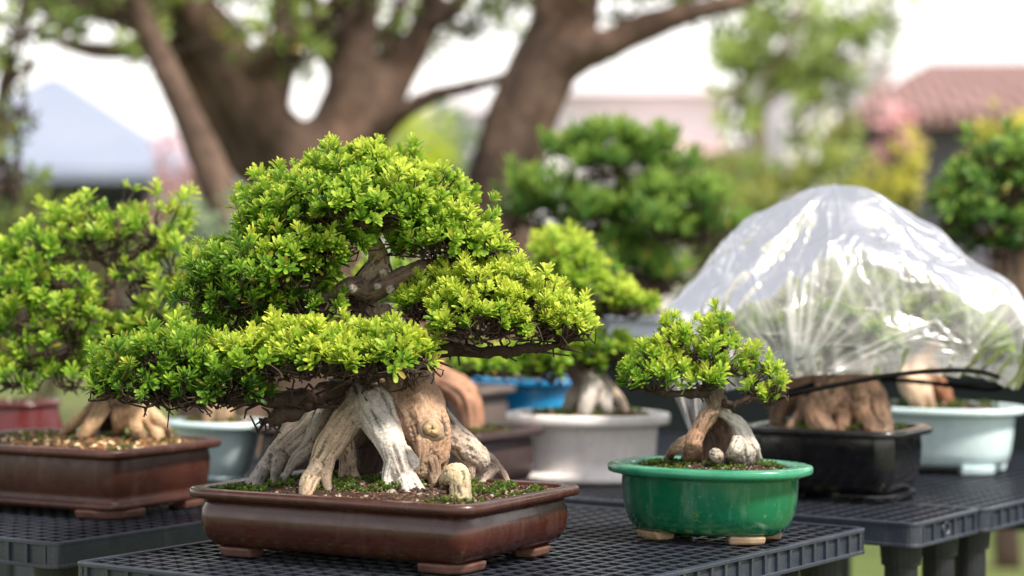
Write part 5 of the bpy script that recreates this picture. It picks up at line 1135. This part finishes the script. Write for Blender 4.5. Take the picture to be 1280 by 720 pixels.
bb = nd(nt, 'ShaderNodeBump', Strength=.8, Distance=.06); L(wv.outputs['Fac'], bb.inputs['Height']); L(bb.outputs[0], p.inputs['Normal']); L(p.outputs[0], out.inputs[0])
M_tile = m

# left pavilion with blue grey hipped roof
d = 22.0; c0 = P(36, 212, d); k = d / F
t = thing('garden_pavilion', 'blue grey hip roofed pavilion with dark posts at upper left', 'pavilion', (c0[0], c0[1] + 1.2, 0))
ze = c0[2]; zt = P(40, 84, d)[2]; hw = 190 * k
v = [(-hw, -1.25, ze), (hw, -1.25, ze), (hw, 1.4, ze), (-hw, 1.4, ze), (-.06, 0, zt), (.06, 0, zt), (-hw, -1.25, ze - .1), (hw, -1.25, ze - .1), (hw, 1.4, ze - .1), (-hw, 1.4, ze - .1)]
b = MB(); b.add(v, [(0, 1, 5, 4), (1, 2, 5), (2, 3, 4, 5), (3, 0, 4), (0, 6, 7, 1), (1, 7, 8, 2), (2, 8, 9, 3), (3, 9, 6, 0), (6, 9, 8, 7)]); b.build('roof', M_roofblue, t)
b = MB(); b.box(-hw + .16, hw - .16, .9, 1.0, 0, ze - .11); b.build('back_wall', M_bluewall, t)
b = MB(); b.box(-hw + .12, hw - .12, -1.03, -.97, 0, ze - .75); b.build('low_rail_wall', M_darkwood, t)
for xx in (-hw + .12, -.5, .05, .55, hw - .14):
    b = MB(); b.box(xx - .07, xx + .07, -1.12, -1.04, 0, ze - .102); b.build('post', M_darkwood, t)

# right house with clay tiles
d = 19.0; e0 = P(1064, 146, d)
t = thing('house', 'low slate walled house with pinkish clay tile roof at upper right', 'house', (e0[0], e0[1], 0), math.radians(-6))
ze = e0[2]; zr = ze + .62; W = 7.5
v = [(-.1, -.35, ze), (W, -.35, ze), (W, 2.4, zr), (.8, 2.4, zr), (-.1, 5.0, ze), (W, 5.0, ze), (-.1, -.35, ze - .09), (W, -.35, ze - .09), (W, 5.0, ze - .09), (-.1, 5.0, ze - .09)]
b = MB(); b.add(v, [(0, 1, 2, 3), (0, 3, 4), (3, 2, 5, 4), (0, 6, 7, 1), (0, 4, 9, 6), (4, 5, 8, 9), (6, 9, 8, 7), (1, 7, 8, 5, 2)]); rf = b.build('roof', M_tile, t)
b = MB()
for i in range(40): b.cyl((.0 + i * .185, -.34, ze + .003), (.4 + i * .185 * .985, 1.6, ze + .438), .04, .035, 8)
b.build('tile_courses', M_tile, rf)
b = MB(); b.box(.05, W - .1, .05, 4.7, 0, ze - .1); w = b.build('wall', M_darkwall, t)
for xx in (1.2, 3.4):
    b = MB(); b.box(xx, xx + .9, .03, .049, .9, ze - .35); fr = b.build('window', M_darkwood, t); b = MB(); b.box(xx + .06, xx + .84, .02, .0295, .96, ze - .41); b.build('pane', M_win, fr)
b = MB(); b.cyl((2.3, 1.9, zr - .25), (2.3, 1.9, zr + .12), .12, n=12); b.build('chimney', M_darkwall, t)

# pale houses beyond
def pale_house(label, px0, px1, pt, pe, d, roofm, wins):
    a0 = P(px0, pe, d); a1 = P(px1, pe, d); wd = a1[0] - a0[0]
    t = thing('house', label, 'house', (a0[0], a0[1], 0)); ze = a0[2]; zt = P(px0, pt, d)[2]
    b = MB(); b.box(0, wd, 0, 6, -.1, ze); b.build('wall', M_white, t)
    b = MB(); b.add([(-.3, -.35, ze + .01), (wd + .3, -.35, ze + .01), (wd + .3, 6.3, ze + .01), (-.3, 6.3, ze + .01), (1.0, 3, zt), (wd - 1.0, 3, zt)], [(0, 1, 5, 4), (1, 2, 5), (2, 3, 4, 5), (3, 0, 4), (3, 2, 1, 0)]); b.build('roof', roofm, t)
    for u, z0, w_, h_ in wins:
        b = MB(); b.box(u, u + w_, -.04, -.002, z0, z0 + h_); fr = b.build('window', M_white, t); b = MB(); b.box(u + .08, u + w_ - .08, -.05, -.0405, z0 + .08, z0 + h_ - .08); b.build('pane', M_win, fr)
    return t
M_palroof = mat_noise('pale_roof', (.6, .56, .6), (.72, .68, .71), scale=1, rough=.7)
M_pinkroof = mat_noise('pale_pink_roof', (.52, .36, .36), (.64, .46, .45), scale=1, rough=.8)
pale_house('white rendered house with pale roof behind the pine-like bonsai', 690, 905, 78, 118, 30, M_palroof, [(1.2, 1.3, .8, 1.0)])
pale_house('low pale house with pink roof between the white house and weeping tree', 790, 930, 158, 192, 25, M_pinkroof, [(.5, .9, .6, .7)])
pale_house('distant white house between the weeping tree and tiled roof', 985, 1110, 40, 78, 34, M_palroof, [])
pale_house('pale house partly seen between the two big trunks', 470, 615, 95, 140, 32, M_palroof, [(.6, 1.6, .8, .9)])
pale_house('pale house low behind the slim leaning trunk', 215, 375, 175, 205, 28, M_palroof, [])

# ================================================================== LIGHT, SKY, CAMERA
SUN_EL, SUN_AZ = math.radians(53), math.radians(132)       # azimuth from +Y towards +X
sd = Vector((math.sin(SUN_AZ) * math.cos(SUN_EL), math.cos(SUN_AZ) * math.cos(SUN_EL), math.sin(SUN_EL)))
sun = bpy.data.lights.new('sun', 'SUN'); sun.energy = 7.6; sun.angle = math.radians(9); sun.color = (1.0, .91, .78)
so = bpy.data.objects.new('sun', sun); so.rotation_euler = sd.to_track_quat('Z', 'Y').to_euler(); so.location = (4, -2, 6); COL.objects.link(so)
w = bpy.data.worlds.new('World'); SC.world = w; w.use_nodes = True; nt = w.node_tree; nt.nodes.clear()
out = nt.nodes.new('ShaderNodeOutputWorld'); bg = nt.nodes.new('ShaderNodeBackground'); sky = nt.nodes.new('ShaderNodeTexSky')
sky.sky_type = 'NISHITA'; sky.sun_disc = False; sky.sun_elevation = SUN_EL; sky.sun_rotation = SUN_AZ; sky.air_density = 1.0; sky.dust_density = 1.5; sky.ozone_density = 1.0
bg.inputs['Strength'].default_value = .15
# thin bright cloud over most of the sky
tc = nt.nodes.new('ShaderNodeTexCoord'); cn = nt.nodes.new('ShaderNodeTexNoise'); cn.inputs['Scale'].default_value = 2.2; cn.inputs['Detail'].default_value = 6
cr = nt.nodes.new('ShaderNodeValToRGB'); cr.color_ramp.elements[0].position = .3; cr.color_ramp.elements[0].color = (.72, .72, .72, 1); cr.color_ramp.elements[1].position = .6; cr.color_ramp.elements[1].color = (.97, .97, .97, 1)
cm = nt.nodes.new('ShaderNodeMix'); cm.data_type = 'RGBA'; cm.inputs[7].default_value = (13.6, 12.9, 12.4, 1)
lk_ = nt.links.new
lk_(tc.outputs['Generated'], cn.inputs['Vector']); sx = nt.nodes.new('ShaderNodeSeparateXYZ'); lk_(tc.outputs['Generated'], sx.inputs[0])
hr = nt.nodes.new('ShaderNodeMapRange'); hr.interpolation_type = 'SMOOTHSTEP'; hr.inputs['From Min'].default_value = .12; hr.inputs['From Max'].default_value = .55; hr.inputs['To Min'].default_value = 1.0; hr.inputs['To Max'].default_value = .34; lk_(sx.outputs['Z'], hr.inputs['Value'])
hm = nt.nodes.new('ShaderNodeMath'); hm.operation = 'MULTIPLY'; lk_(cn.outputs['Fac'], cr.inputs[0]); lk_(cr.outputs[0], hm.inputs[0]); lk_(hr.outputs[0], hm.inputs[1]); lk_(hm.outputs[0], cm.inputs[0]); lk_(sky.outputs[0], cm.inputs[6]); lk_(cm.outputs[2], bg.inputs[0]); lk_(bg.outputs[0], out.inputs[0])
cam = bpy.data.cameras.new('camera'); cam.sensor_width = 36; cam.lens = F / 1280 * 36; cam.clip_start = .05; cam.clip_end = 2000
cam.dof.use_dof = True; cam.dof.focus_distance = 3.30; cam.dof.aperture_fstop = 2.2; cam.dof.aperture_blades = 9
co = bpy.data.objects.new('camera', cam); co.location = tuple(CAM); co.rotation_euler = (math.pi / 2 - PITCH, 0, 0); COL.objects.link(co); SC.camera = co
SC.view_settings.view_transform = 'Standard'; SC.view_settings.look = 'None'; SC.view_settings.exposure = 0; SC.view_settings.gamma = 1
SC.render.engine = 'CYCLES'
SC.cycles.use_denoising = True
try: SC.cycles.denoiser = 'OPENIMAGEDENOISE'
except Exception: pass
SC.cycles.max_bounces = 8; SC.cycles.transparent_max_bounces = 24; SC.cycles.sample_clamp_indirect = 6
